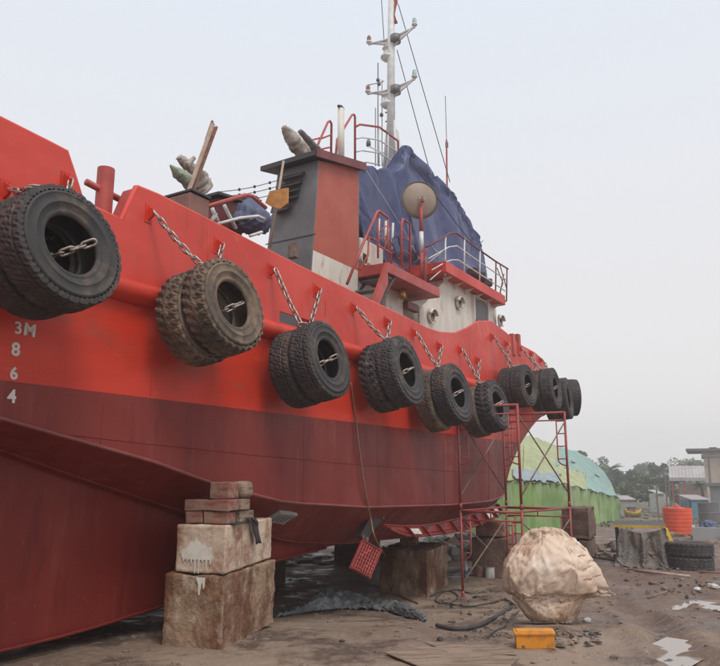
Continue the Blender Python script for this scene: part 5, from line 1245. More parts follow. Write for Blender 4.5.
# wrapped machine under a woven sack sheet
mc = gpt(560,628); mc = Vector((mc.x, mc.y+.42, gz(mc.x, mc.y)))
wm = thing('wrapped_machine', 'machine wrapped in a patched beige woven sack sheet, right of the scaffold', 'wrapped machine', mc)
kpx = mc.y/735.0                                   # metres per photo pixel here
sil = [ # height px above ground line(628), left x, right x
 (-2,533,575),(4,527,578),(12,521,582),(19,517,585),(22,514,590),(24,512,617),(28,511,616),(34,509,612),(44,507,607),(54,508,602),(64,512,595),(74,518,588),(82,525,580),(88,531,573),(91,537,567),(93,546,558)]
import bmesh
mb = MB(); rows = []; sg = 150
hs = []
for i in range(len(sil)-1):
    for t in np.linspace(0,1,5,endpoint=False):
        hs.append(tuple(sil[i][k]+(sil[i+1][k]-sil[i][k])*t for k in range(3)))
hs.append(sil[-1])
for (h_, xl, xr_) in hs:
    z = h_*kpx*.90; r = []
    base_r = interp([(-2,575),(12,583),(30,590),(44,597),(54,598),(64,594),(74,588),(82,580),(88,573),(91,567),(93,558)], h_); hl = (552-xl)*kpx; hr = (base_r-552)*kpx; ex_ = max(0, xr_-base_r)*kpx
    for k in range(sg+1):
        a = 2*PI*(k % sg)/sg; ca, sa_ = math.cos(a), math.sin(a); cx = 0
        e_ = 0.85; wx_ = hr if ca > 0 else hl; x = wx_*math.copysign(abs(ca)**e_, ca) + ex_*max(0, math.cos(a+.35))**5; y = (hl+hr)/2*.78*math.copysign(abs(sa_)**e_, sa_)
        p = Vector((cx+x, y, z)); q_ = Vector((math.cos(a)*1.3, math.sin(a)*1.3, z*1.6))
        p *= 1 if z < .02 else 1; p += Vector((x, y, 0)).normalized()*(.045*noise.noise(q_)+.008*noise.noise(q_*2.2)) if abs(x)+abs(y) > 1e-4 else Vector((0,0,0))
        r.append(p)
    rows.append(r)
tri = len(rows)-1
rows = crumple([[p+mc for p in r[:-1]] for r in rows], True, grow=.095, inset=.05, frames=26, grav=.6, bend=.45, pin=lambda i, j: i >= tri-5 or (i < 2 and j % 5 == 0) or (i == 60 and j % 25 == 3) or (22 <= i <= 27 and (j <= 3 or j >= sg-8)) or (i == 46 and j % 17 == 0))
rows = [[p-mc for p in r] for r in rows]; rows = [r+[r[0]] for r in rows]
mb.grid(rows); mb.add([rows[-1][k] for k in range(sg)], [tuple(range(sg))])
ob = mb.build('sack_sheet', M['sack'], wm, smooth_=True)
# seam and faint print on the right of the sack
def onsack(a, hi, o_=.012):
    i = min(len(rows)-1, int(hi*(len(rows)-1))); k = int(a/360*sg) % sg; p = rows[i][k].copy(); nr = Vector((math.cos(math.radians(a)), math.sin(math.radians(a)), 0)); return p+nr*o_
mb = MB(); mb.tube([onsack(291, t, .004) for t in np.linspace(.04,.93,26)], 0.006, 5); mb.build('sack_seam', M['sack'], wm)
for hi, aa in ((.70,(300,305,310,315,320)),(.62,(300,306,312,318)),(.55,(299,304,309,314,319,324))):
    mb = MB(); mb.tube([onsack(a, hi+.004*j, .006) for j, a in enumerate(aa)], 0.0045, 4); mb.build('faint_print', M['print'], wm)
# amber plastic box
yb = gpt(536,650); yb.z = gz(yb.x, yb.y)
kk = yb.y/750
bx = thing('crate', 'small closed amber yellow plastic crate in front of the wrapped machine', 'crate', yb); bx.rotation_euler = (0.03,-0.03,-.12)
w_, h_, d_ = 37*kk, 15*kk, .17
mb = MB(); t_ = .012
mb.box((0,0,h_/2), (w_, .012, h_)); mb.build('crate_side', M['amber'], bx, bevel=.003)
mb = MB(); mb.box((0,d_,h_/2), (w_, .012, h_)); mb.build('crate_side', M['amber'], bx, bevel=.003)
for sg_ in (-1,1):
    mb = MB(); mb.box((sg_*(w_/2-.006), d_/2, h_/2), (.012, d_-.014, h_)); mb.build('crate_end', M['amber'], bx, bevel=.003)
mb = MB(); mb.box((0,d_/2,.012), (w_-.03, d_-.02, .012)); mb.build('crate_base', M['amber'], bx)
mb = MB(); mb.box((0,d_/2,h_+.002), (w_-.03,d_-.02,.008)); mb.build('crate_lid', M['amber'], bx)
mb = MB(); mb.box((0,-.003,h_-.012), (w_+.015,.03,.02)); mb.box((0,d_+.003,h_-.012), (w_+.015,.03,.02)); mb.box((-w_/2,d_/2,h_-.012), (.025,d_-.03,.02)); mb.box((w_/2,d_/2,h_-.012), (.025,d_-.03,.02)); mb.build('crate_rim', M['amber'], bx, bevel=.003)
# plywood sheets at the bottom
for (pp, lb) in ((((384,655),(425,649),(520,660),(505,674),(440,678)),'worn brown plywood sheet flat on the mud, bottom centre'),(((425,645),(505,650),(517,657),(450,656)),'thin split veneer sheet lying behind the worn plywood')):
    P_ = [gpt(x,y) for x,y in pp]; c = sum(P_, Vector())/len(P_); zz = max(gz(p.x,p.y) for p in P_)
    mb = MB(); mb.prism([Vector((p.x-c.x, p.y-c.y, 0)) for p in P_], (0,0,.012)); o = mb.build('plywood_sheet', M['wood'], bevel=.003); o.location = (c.x,c.y,zz+.004); tag(o, lb, 'plywood')
# odd litter
for k, (x, y, r, m, lb, nm) in enumerate(((342,641,.02,'dark','small dark lump on the mud at lower centre','debris'),(587,623,.05,'litter','flattened pale plastic at the foot of the wrapped machine','debris'),(622,614,.02,'litter','tiny white scrap on the mud right of the wrapped machine','debris'),(477,598,.05,'dark','dark rag beside the scaffold foot','debris'),(697,590,.07,'litter','crumpled white plastic by the puddle, right of two','debris'),(713,589,.09,'litter','crumpled white plastic at the right edge by the puddle','debris'),(640,575,.03,'brace','rusty pipe end on the mud','debris'),(602,610,.03,'stone','dark flat chip right of the wrapped machine','debris'),(440,640,.03,'dark','dark flat chip in front of the black hose','debris'))):
    p = gpt(x, y); lump(nm, Vector((p.x,p.y,gz(p.x,p.y)+.01)), (r*1.5,r,r*.7), M[m], lb, 'debris', .4, 1.8, k, 3, rot=k)
for k, (x0,y0,x1,y1,r,m,lb) in enumerate(((627,571,690,578,.03,'plank_pale','long thin pink pole on the mud before the tyre stack'),(560,598,600,601,.012,'wood','thin stick behind the wrapped machine'),(648,600,668,596,.015,'wood','dark stick left of the puddle'),(590,560,640,566,.02,'rope','black pipe lying before the covered bench'),(700,574,735,575,.02,'wood_red','reddish stick at the right edge beyond the tyres'))):
    a, b_ = seat(gpt(x0,y0),.03), seat(gpt(x1,y1),.03); mb = MB(); mb.tube([Vector((0,0,0)), b_-a], r, 7); o = mb.build('pole', M[m], None, smooth_=True); o.location = a; tag(o, lb, 'pole')
# paint cans and bottles beside the bow block
def can(x, y, r, h_, m, lb, nm='paint_can', cat='can'):
    p = seat(gpt(x, y)); t = thing(nm, lb, cat, p)
    mb_ = MB(); mb_.lathe([(0.001,0),(r,0),(r,h_),(r*.92,h_),(r*.92,h_-.02),(0.001,h_-.02)], 18); mb_.build('body', m, t, smooth_=False)
    mb_ = MB(); mb_.lathe([(r*1.0,h_-.012),(r*1.05,h_-.006),(r*1.05,h_+.004),(r*.98,h_+.004)], 18, close=True); mb_.build('rim', M['galv'], t)
    return t
can(490,578,.10,.22,M['litter'],'white paint can in front of the dark block under the bow'); can(480,577,.09,.2,M['wood_red'],'brown can left of the white paint can')
p = seat(gpt(466,577)); t = thing('bottle', 'clear bottle with a blue band behind the scaffold post', 'bottle', p)
mb = MB(); mb.lathe([(0.001,0),(.045,0),(.045,.2),(.02,.28),(.02,.32),(.001,.32)], 14); mb.build('body', M['litter'], t, smooth_=True)
mb = MB(); mb.lathe([(.047,.05),(.047,.13)], 14); mb.build('band', M['bluepaint'], t)

# stacked big stone/concrete blocks right of scaffold
f_ = gpt(590,562); l_ = gpt(562,560); r_ = gpt(597,556)
SQ = rect_from(f_, l_, r_); kz = f_.y/738
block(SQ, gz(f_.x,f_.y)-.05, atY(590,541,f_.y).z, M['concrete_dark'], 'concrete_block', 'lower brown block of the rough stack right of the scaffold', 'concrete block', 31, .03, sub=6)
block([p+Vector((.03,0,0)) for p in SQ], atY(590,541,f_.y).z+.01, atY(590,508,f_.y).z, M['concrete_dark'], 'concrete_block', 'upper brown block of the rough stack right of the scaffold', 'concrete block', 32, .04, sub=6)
# generator with a red lid behind the wrapped machine
gp = gpt(545,566); gp.z = gz(gp.x,gp.y); gw = 38*gp.y/738
gen = thing('generator', 'dark generator set with a flat pale red lid behind the wrapped machine', 'generator', gp)
gen.rotation_euler = (0,0,-math.atan2(gp.x,gp.y)); gh = atY(545,538,gp.y).z-gp.z
mb = MB(); mb.box((0,.3,gh/2), (gw,.6,gh-.04)); mb.build('body', M['dark'], gen, bevel=.02)
mb = MB(); mb.box((0.02,.3,gh+.04), (gw*.9,.66,.09)); mb.build('lid', M['redface'], gen, bevel=.02)
for k in range(5):
    mb = MB(); mb.box((-gw*.3+k*gw*.15,-.012,gh*.6), (.03,.02,gh*.5)); mb.build('vent_slat', M['brace'], gen)

# tyre stack of two on the mud
tc_ = gpt(688,571); dia = 47*tc_.y/742; g_ = gz(tc_.x, tc_.y+.4)
hh = .285
for k in range(2):
    tyre(Vector(((tc_.x)*(1+(dia/2-.1)/tc_.y)+.02*k+.04, tc_.y+dia/2-.1, g_+hh*(.5+k*1.05))), Vector((0.02,0.02*k,1)), dia, ('block','rubber_grey'), ['bottom tyre of the flat pair on the mud, right side','top tyre of the flat pair on the mud, right side'][k], 'tyres stacked flat on the mud', spin=k, wscale=1.02)
# bench with a yellow-edged top and a grey cover
bp0 = gpt(621,566); bp1 = gpt(657,565.5); bz = gz(bp0.x, bp0.y); tz = atY(640,524,bp0.y).z
bench = thing('workbench', 'low workbench with a yellow-edged dark top, hung with a grey cover', 'workbench', Vector((bp0.x,bp0.y,bz)))
wd_ = (bp1-bp0).length+.15; pv = Vector((bp0.x+.5,bp0.y,0)).normalized(); dv = Vector((pv.y,-pv.x,0)); hh = tz-bz
def bq(a, b_, z): return dv*a+pv*b_+Vector((0,0,z))
mb = MB(); mb.hexa([bq(-.12,-.05,hh-.06),bq(wd_,-.05,hh-.06),bq(wd_,1.0,hh-.02),bq(-.12,1.0,hh-.02)],[bq(-.12,-.05,hh-.02),bq(wd_,-.05,hh-.02),bq(wd_,1.0,hh+.02),bq(-.12,1.0,hh+.02)]); mb.build('top', M['dark'], bench)
mb = MB(); mb.hexa([bq(-.12,-.062,hh-.07),bq(wd_,-.062,hh-.07),bq(wd_,-.052,hh-.07),bq(-.12,-.052,hh-.07)],[bq(-.12,-.062,hh-.01),bq(wd_,-.062,hh-.01),bq(wd_,-.052,hh-.01),bq(-.12,-.052,hh-.01)]); mb.build('yellow_edge', M['yellow'], bench)
mb = MB(); mb.hexa([bq(wd_+.002,.0,.25),bq(wd_+.25,.15,.25),bq(wd_+.25,.6,.25),bq(wd_+.002,.6,.25)],[bq(wd_+.002,.0,hh-.1),bq(wd_+.05,.1,hh-.1),bq(wd_+.05,.6,hh-.1),bq(wd_+.002,.6,hh-.1)]); mb.build('yellow_side_flap', M['yellow'], bench)
for a in (-.08, wd_-.06):
    for b_ in (.02, .9):
        mb = MB(); mb.hexa([bq(a,b_,-.03),bq(a+.06,b_,-.03),bq(a+.06,b_+.06,-.03),bq(a,b_+.06,-.03)],[bq(a,b_,hh-.07),bq(a+.06,b_,hh-.07),bq(a+.06,b_+.06,hh-.07),bq(a,b_+.06,hh-.07)]); mb.build('leg', M['dark'], bench)
rows = []
Bw = Vector((bp0.x,bp0.y,bz))
for k in range(9):
    t = k/8; sagz = -.10*math.sin(PI*t)-.05
    top_ = Bw+bq(.06+(wd_-.12)*t, -.07, hh+sagz-.03)
    r = [top_]
    for j in range(1,6):
        u_ = j/5; spread = (t-.5)*.35*u_; p = Bw+bq(.02+(wd_-.02)*t+spread, -.07-.30*u_-.05*math.sin(k*2.1), 0); zg_ = gz(p.x,p.y)
        p.z = top_.z+(zg_+.03-top_.z)*u_; r.append(p)
    rows.append(r)
drape('cover_sheet', rows, M['cover_grey'], 'wrinkled grey cover sheet hanging from the low workbench', 'cover sheet', 0.06, 3.0, 14, thick=.006, ref=(8,12), sim=dict(grow=.12, inset=.16, frames=20, grav=1, bend=.15, pin=lambda i, j: j == 0 or (j == 60 and i % 12 == 0), out=Vector((-.3,-1,0))))

# orange water tank
tp_ = gpt(679,535); tp_.z = gz(tp_.x,tp_.y)-.02; R_ = 28*tp_.y/740/2; hT = atY(679,508,tp_.y).z-tp_.z
vr = Vector((tp_.x,tp_.y,0)).normalized(); tk = thing('water_tank', 'orange ribbed plastic water tank in the yard', 'water tank', tp_+vr*R_)
prof = [(0.001,0),(R_*.97,0)]
for k in range(7): z = hT*.86*k/6; prof += [(R_*1.0,z+.02),(R_*1.0,z+hT*.09),(R_*.992,z+hT*.10),(R_*.992,z+hT*.13)]
prof += [(R_*.99,hT*.92),(R_*.9,hT*.96),(R_*.3,hT*1.0),(R_*.28,hT*1.03),(0.001,hT*1.03)]
mb = MB(); mb.lathe(prof, 40); mb.build('tank_body', M['orange'], tk, smooth_=False)
mb = MB(); mb.lathe([(0.001,hT*1.035),(R_*.24,hT*1.035),(R_*.24,hT*1.07),(0.001,hT*1.07)], 20); mb.build('tank_lid', M['orange'], tk)
# dark drum, concrete trough
dp_ = gpt(711,533); dp_.z = gz(dp_.x,dp_.y); R_ = .42
dr = thing('drum', 'dark grey drum standing behind the concrete trough', 'drum', Vector((dp_.x*(1+1.6/dp_.y),dp_.y+1.6,gz(dp_.x,dp_.y+1.6)-.02)))
hD = atY(711,503,dp_.y+1.6).z-dr.location.z; prof = [(0.001,0),(R_,0),(R_,hD*.32),(R_*1.03,hD*.34),(R_,hD*.36),(R_,hD*.64),(R_*1.03,hD*.66),(R_,hD*.68),(R_,hD),(R_*.95,hD),(R_*.95,hD-.03),(.001,hD-.03)]
mb = MB(); mb.lathe([(r*1.0,z) for r,z in prof], 26); mb.build('drum_body', M['greyp'], dr)
a = gpt(693,541); b_ = gpt(740,541); zt_ = atY(700,527,a.y).z; za_ = gz(a.x,a.y)-.05
tr_ = thing('concrete_trough', 'grey concrete trough at the right edge beyond the tyres', 'trough', Vector((a.x,a.y,za_)))
tr_.rotation_euler = (0,0,-math.atan2(a.x,a.y))
w_ = b_.x-a.x; hh = zt_-za_
for nm_, c, sz in (('trough_wall',(w_/2,0.05,hh/2),(w_,.1,hh)),('trough_wall',(w_/2,1.15,hh/2),(w_,.1,hh)),('trough_end',(.05,.6,hh/2),(.1,.996,hh)),('trough_end',(w_-.05,.6,hh/2),(.1,.996,hh)),('trough_floor',(w_/2,.6,.1),(w_-.21,.996,.1))):
    mb = MB(); mb.box(c, sz); mb.build(nm_, M['wall_grey'], tr_, bevel=.01)
lump('cloth_bundle', Vector((a.x+.62,a.y+.1,zt_-.04)), (.28,.22,.25), M['bluecloth'], 'dark blue bundle lying on the concrete trough', 'bundle', .3, 2, 9)
lump('cloth_bundle', Vector((a.x+1.2,a.y-.1,zt_-.04)), (.3,.22,.16), M['litter'], 'pale bundle lying on the concrete trough', 'bundle', .3, 2, 10)

# ------------------------------------------------------------ the green tent shed
def gline(x, y): p = gpt(x, y); return p
w0 = gline(470,543); w1 = gline(617,521)
w0b = w0.copy(); _d = w1-w0; _d.z = 0; dirw = _d.normalized(); LW = _d.length; back = Vector((-dirw.y, dirw.x, 0)); back = back if back.y > 0 else -back
tent = thing('tarpaulin_shed', 'long low shed hung with lime green and teal tarpaulins beyond the bow', 'shed', Vector((w0.x,w0.y,gz(w0.x,w0.y)-.1)))
TO = tent.location
def tz_eave(t): return None
def tpnt(t, b_, z): return w0+dirw*(LW*t)+back*b_+Vector((0,0,z-w0.z))-TO
def eav_px(x):
    return interp([(470,478),(516,480),(535,482),(560,483),(590,490),(617,497)], x)
def rid_px(x): return interp([(470,425),(530,436),(556,446),(575,451),(590,459),(604,472),(612,484)], x)
NTt = 40
# position t for pixel x on wall
def wall_at(x):
    r = ray(x, 500); # intersect vertical plane of the wall
    nrm = back; t = (w0-CAM).dot(nrm)/r.dot(nrm); p = CAM+r*t; return (p-w0).dot(dirw)/LW, p.y
panels = ((470,516,'lime'),(516,553,'lime'),(553,588,'lime'),(588,617,'lime'))
def zray(x, y, Y): return atY(x, y, Y).z
for (xa, xb, mm) in panels:
    rows = []
    nn_ = 26
    for i in range(nn_+1):
        x = xa+(xb-xa)*i/nn_; t, Yd = wall_at(x); ze = zray(x, eav_px(x), Yd)
        g_ = gz((w0+dirw*LW*t).x, (w0+dirw*LW*t).y)
        sc_ = .03*math.sin(PI*i/nn_)                         # swag between fixings
        r = []
        for j in range(13):
            v = j/12; z = g_-.03+(ze-sc_-g_)*v; ph = x*0.75+math.sin(v*1.5+x*.1)*1.0
            fold = .16*(1-.5*v)*math.sin(ph)+.10*math.sin(ph*2.3+v*4)+.05*noise.noise(Vector((x*.3,v*3,1)))
            r.append(tpnt(t, fold-.10-.05*(1-v), z))
        rows.append(r)
    mb = MB(); mb.grid(rows); o = mb.build('wall_sheet', M[mm], tent, smooth_=True)
# roof sheets
W2 = 4.6
def ridge(x):
    t, Yd = wall_at(x); r = ray(x, rid_px(x)); b0 = w0+back*W2; tt = (b0-CAM).dot(back)/r.dot(back); p = CAM+r*tt; return p
def roof_sheet(xa, xb, mm, ya=0.0, yb=1.0, lift=0.0):
    rows = []; nn_ = 22
    for i in range(nn_+1):
        x = xa+(xb-xa)*i/nn_; t, Yd = wall_at(x); ze = zray(x, eav_px(x), Yd); e_ = w0+dirw*LW*t; e_ = Vector((e_.x,e_.y,ze-.02)); rp_ = ridge(min(x, 611))
        r = []
        for j in range(9):
            v = ya+(yb-ya)*j/8; p = e_.lerp(rp_, v); p.z += -.16*math.sin(PI*v)+.10*noise.noise(Vector((x*.25,v*5,2)))+.07*(1-abs(noise.noise(Vector((x*.55,v*1.5,8)))*3))+lift
            if j == 0 and ya == 0: p -= back*.12; p.z -= .1
            r.append(p-TO)
        rows.append(r)
    mb_ = MB(); mb_.grid(rows); return mb_.build('roof_sheet', M[mm], tent, smooth_=True)
roof_sheet(470,527,'olive'); roof_sheet(524,560,'olive',0,1,.02)
roof_sheet(558,588,'olive',0,.45,.015); roof_sheet(556,617,'teal',.40,1,.03); roof_sheet(586,617,'teal',0,.42,.03)
roof_sheet(514,560,'slate',0,.16,.13)
# sheet closing the far end, rear side and front posts
x = 611; pr = ridge(x); t_, Yd = wall_at(617); e_ = w0+dirw*LW*t_
mb = MB(); far_ = e_+back*W2*2; ge = gz(e_.x,e_.y)
mb.add([Vector((e_.x,e_.y,ge))-TO, Vector((e_.x,e_.y,zray(617,497,Yd)))-TO, pr-TO, Vector((far_.x,far_.y,zray(617,497,Yd)))-TO, Vector((far_.x,far_.y,ge))-TO], [(0,1,2,3,4)]); mb.build('end_sheet', M['lime'], tent)
# seam rope along the eave
pts = []
for i in range(41):
    x = 472+145*i/40; t, Yd = wall_at(x); p = w0+dirw*LW*t-back*.16; pts.append(Vector((p.x,p.y,zray(x,eav_px(x)+.8+1.2*math.sin(x*.5),Yd)))-TO)
mb = MB(); mb.tube(pts, .03, 5); mb.build('eave_rope', M['rope'], tent)
for x in (514,545,566,590,616):
    t, Yd = wall_at(x); p = w0+dirw*LW*t+back*.25; mb = MB(); mb.tube([Vector((p.x,p.y,gz(p.x,p.y)-.1))-TO, Vector((p.x,p.y,zray(x,eav_px(x),Yd)-.1))-TO], .06, 7); mb.build('tent_pole', M['wood'], tent)
# patches on roof
for x, v, mm in ((574,.6,'slate'),(560,.2,'olive'),(598,.55,'slate')):
    q_ = []
    for dx, dv_ in ((-2,-.05),(2,-.03),(2.3,.06),(-1.6,.05)):
        t, Yd = wall_at(x+dx); ze = zray(x+dx, eav_px(x+dx), Yd); e_ = w0+dirw*LW*t; e_ = Vector((e_.x,e_.y,ze)); p = e_.lerp(ridge(x+dx), v+dv_); p.z += .02; q_.append(p-TO)
    mb = MB(); mb.prism(q_, (0,0,.02)); mb.build('roof_patch', M[mm], tent)

# debris seen under the hull and beside the shed: nobody could count it
def heap(name, pts, seed):
    rr_ = random.Random(seed); by = {}
    for k, (p, sx, sy, sz, mk) in enumerate(pts):
        o = lump('tmp', p, (sx, sy, sz), M[mk], None, None, .5, 1.6, seed+k, 2, rot=k*1.3)
        mw = Matrix.Translation(p) @ Matrix.Rotation(k*1.3, 4, 'Z')
        mb_ = by.setdefault(mk, MB()); mb_.add([mw @ v.co for v in o.data.vertices], [tuple(f_.vertices) for f_ in o.data.polygons]); bpy.data.objects.remove(o)
    allm = MB(); mats = list(by); idx = []
    for mi, mk in enumerate(mats):
        allm.add(by[mk].v, by[mk].f); idx += [mi]*len(by[mk].f)
    me_ = allm.mesh(name); 
    for mk in mats: me_.materials.append(M[mk])
    me_.polygons.foreach_set('material_index', idx)
    o = bpy.data.objects.new(name, me_); COL.objects.link(o); tag(o, kind='stuff'); return o
gr = random.Random(77)
def spread(n, xr, yr, sx, sz, ms):
    out_ = []
    for k in range(n):
        p = gpt(gr.uniform(*xr), gr.uniform(*yr)); out_.append((Vector((p.x,p.y,gz(p.x,p.y)+.02)), gr.uniform(*sx), gr.uniform(*sx)*.8, gr.uniform(*sz), gr.choice(ms)))
    return out_
heap('scrap_heap', spread(60, (426,502), (541,562), (.12,.42), (.08,.32), ['stone','cover_grey','wood','grey_tarp','wrap_green','dark','leaf3']), 1)
heap('scrap_heap', spread(30, (583,628), (544,562), (.08,.30), (.05,.2), ['stone','dark','brace','wood']), 200)
heap('scrap_heap', spread(26, (268,352), (548,565), (.15,.4), (.03,.12), ['litter','stone','wood','dark']), 300)
heap('mud_lumps', spread(70, (520,600), (634,650), (.012,.05), (.01,.03), ['mud','dark','stone']), 400)
heap('mud_lumps', spread(90, (440,520), (590,640), (.01,.045), (.008,.02), ['mud','dark','stone']), 500)
heap('yard_scrap', spread(60, (625,720), (548,600), (.02,.08), (.01,.045), ['mud','mud','dark','stone','wood']), 600)
heap('yard_scrap', spread(50, (620,720), (516,546), (.08,.3), (.04,.16), ['mud','dark','stone','wood','leaf3']), 700)
pts = []
for k in range(40):
    p = W(gr.uniform(-2,14), gr.uniform(-19,-15), 0); pts.append((Vector((p.x,p.y,gz(p.x,p.y)+.05)), gr.uniform(.4,1.1), gr.uniform(.4,.8), gr.uniform(.2,.5), gr.choice(['stone','cover_grey','leaf3','mud','wood'])))
heap('rubble_bank', pts, 800)

# ------------------------------------------------------------ distance: trees, houses
LEAFMESH = {}
def crown_mesh(H, Wd, seed, m, n=1500, leaf=.30):
    rr = random.Random(seed); v = []; f = []
    clumps = [(Vector((rr.gauss(0,.33)*Wd, rr.gauss(0,.33)*Wd, H*(.38+.55*rr.random()**.8))), rr.uniform(.14,.30)*Wd) for _ in range(13)]
    clumps.append((Vector((0,0,H*.85)), .2*Wd)); clumps.append((Vector((0,0,H*.5)), .35*Wd))
    for k in range(n):
        c, r = rr.choice(clumps); d = Vector((rr.gauss(0,1),rr.gauss(0,1),rr.gauss(0,1))).normalized()*r*(.55+.5*rr.random()); d.z *= .8; p = c+d
        if p.z < H*.12: continue
        a = Vector((rr.gauss(0,1),rr.gauss(0,1),rr.gauss(0,.5))).normalized(); b_ = a.cross(Vector((rr.gauss(0,1),rr.gauss(0,1),rr.gauss(0,1)))).normalized(); s_ = leaf*rr.uniform(.5,1.1)
        o = len(v); v += [p-a*s_, p+b_*s_*.55, p+a*s_, p-b_*s_*.55]; f.append((o,o+1,o+2,o+3))
    mb_ = MB(); mb_.add(v, f); return mb_.mesh('crown', m), clumps
def tree(x, ytop, Y, wpx, seed, m, label, cat='tree'):
    X = (x-360)/731*Y; g_ = gz(X, Y); H = atY(x, ytop, Y).z-g_; Wd = wpx/731*Y
    t = thing('tree', label, cat, Vector((X,Y,g_)), 'trees along the far edge of the yard')
    cm, cl_ = crown_mesh(H, Wd*.62, seed, m); inst('crown', cm, t)
    mb_ = MB(); mb_.tube([Vector((0,0,-.2)), Vector((.1,0,H*.35)), Vector((0,.1,H*.8))], .16, 7, r2=.05)
    for c, r in cl_[:6]: mb_.tube([Vector((.05,0,H*.3)), Vector((c.x*.5,c.y*.5,(H*.3+c.z)/2+.1)), c], .06, 5, r2=.02)
    mb_.build('trunk', M['bark'], t)
    return t
def palm(x, ytop, Y, seed, label, frond=2.4):
    rr = random.Random(seed); X = (x-360)/731*Y; g_ = gz(X, Y); H = atY(x, ytop, Y).z-g_-frond*.35
    t = thing('palm_tree', label, 'palm tree', Vector((X,Y,g_)), 'palms along the far edge of the yard')
    mb_ = MB(); mb_.tube([Vector((0,0,-.2)), Vector((.2,0,H*.5)), Vector((.1,0,H))], .18, 8, r2=.12); mb_.build('trunk', M['bark'], t)
    for k in range(16):
        a = 2*PI*k/16+rr.uniform(-.2,.2); el = rr.uniform(.1,1.2); L_ = frond*rr.uniform(.8,1.1); mb_ = MB(); sp_ = []
        for i in range(9):
            u_ = i/8; r = L_*u_; z = H+math.sin(el)*r-1.0*u_*u_*L_*.55; sp_.append(Vector((.1+math.cos(a)*r*math.cos(el*.7), math.sin(a)*r*math.cos(el*.7), z)))
        mb_.tube(sp_, .025, 4, r2=.01); side = Vector((-math.sin(a), math.cos(a), 0))
        for i in range(1,9):
            for s2 in (-1,1):
                for h2 in (0,.5):
                    p = sp_[i].lerp(sp_[i-1],h2); d = (sp_[i]-sp_[i-1]).normalized(); ll = .55*math.sin(PI*min(1,(i-h2)/8*.9+.08)); tip = p+side*s2*ll+d*.25-Vector((0,0,.22*ll/.5))
                    o = len(mb_.v); mb_.v += [tuple(p-d*.04), tuple(p+d*.05), tuple(tip)]; mb_.f.append((o,o+1,o+2))
        mb_.build('frond', M['leaf2'] if k % 2 else M['leaf3'], t, fix=False)
    return t
TR = [ # x, ytop, Y, width px, mat
 (604,463,120,30,'leaf2','dense bush-like tree just right of the shed'),(618,470,95,26,'leaf1','dark rounded tree behind the end of the shed'),(633,468,100,30,'leaf2','mid green tree left of the tall one, behind the yellow boat'),
 (646,474,85,30,'leaf3','light olive tree in front of the tree row'),(658,463,105,26,'leaf1','tall dark tree in the middle of the row'),(668,476,92,24,'leaf1','small dark tree left of the low roof'),
 (640,463,140,40,'leaf2','hazy tree far back in the row'),(590,458,130,34,'leaf2','hazy tree rising over the shed roof'),(577,446,110,20,'leaf1','small tree top above the shed ridge, leftmost'),(565,445,112,16,'leaf2','thin tree top above the shed ridge'),(684,460,150,40,'leaf3','hazy tree above the low roof'),(697,459,135,22,'leaf3','sparse tree left of the two-storey house'),(676,490,88,26,'leaf2','low bushes under the low roof'),(694,488,84,18,'leaf2','bush between low roof and house'),(626,486,80,36,'leaf3','low bush near the end of the shed')]
for k, (x, yt, Y, wp, m_, lb) in enumerate(TR): tree(x, yt, Y, wp, 100+k, M[m_], lb)
tree(560,440,300,90,300,M['leaf2'],'far hazy tree clump beyond the shed') if False else None
palm(686,460,110,1,'palm with spread fronds above the low roof'); palm(608,465,100,2,'palm at the right end of the shed roof'); palm(698,482,75,3,'small palm beside the two-storey house',1.6); palm(701,461,120,4,'faint palm behind the two-storey house')
# far wood behind everything: one mass
rr = random.Random(9); mb = MB(); X_ = []; 
v = []; f = []
for k in range(9000):
    Y = rr.uniform(170,230); x = rr.uniform(380,900); X = (x-360)/731*Y; top_ = 4.5+2.2*noise.noise(Vector((X*.09,1,0)))+1.2*noise.noise(Vector((X*.4,3,0)))
    p = Vector((X,Y,-1.3+top_*rr.random()**.6)); a = Vector((rr.gauss(0,1),rr.gauss(0,1),rr.gauss(0,.6))).normalized(); b_ = a.cross(Vector((rr.gauss(0,1),rr.gauss(0,1),rr.gauss(0,1)))).normalized(); s_ = .7*rr.uniform(.5,1.1)
    o = len(v); v += [p-a*s_, p+b_*s_*.6, p+a*s_, p-b_*s_*.6]; f.append((o,o+1,o+2,o+3))
mb.add(v, f); tag(mb.build('far_wood', M['leaf1'], fix=False), kind='stuff')
# weeds along the yard edge
v = []; f = []
for k in range(5000):
    Y = rr.uniform(36,80); x = rr.uniform(596,760); X = (x-360)/735*Y
    if noise.noise(Vector((X*.25,Y*.12,5))) < 0.02: continue
    p = Vector((X,Y,gbase(X,Y))); h_ = rr.uniform(.06,.2); a = rr.uniform(0,6.3); d = Vector((math.cos(a),math.sin(a),0))*.05; tip = p+Vector((rr.gauss(0,.1),rr.gauss(0,.1),h_))
    o = len(v); v += [p-d, p+d, tip]; f.append((o,o+1,o+2))
mb = MB(); mb.add(v, f); tag(mb.build('weeds', M['leaf3'], fix=False), kind='stuff')

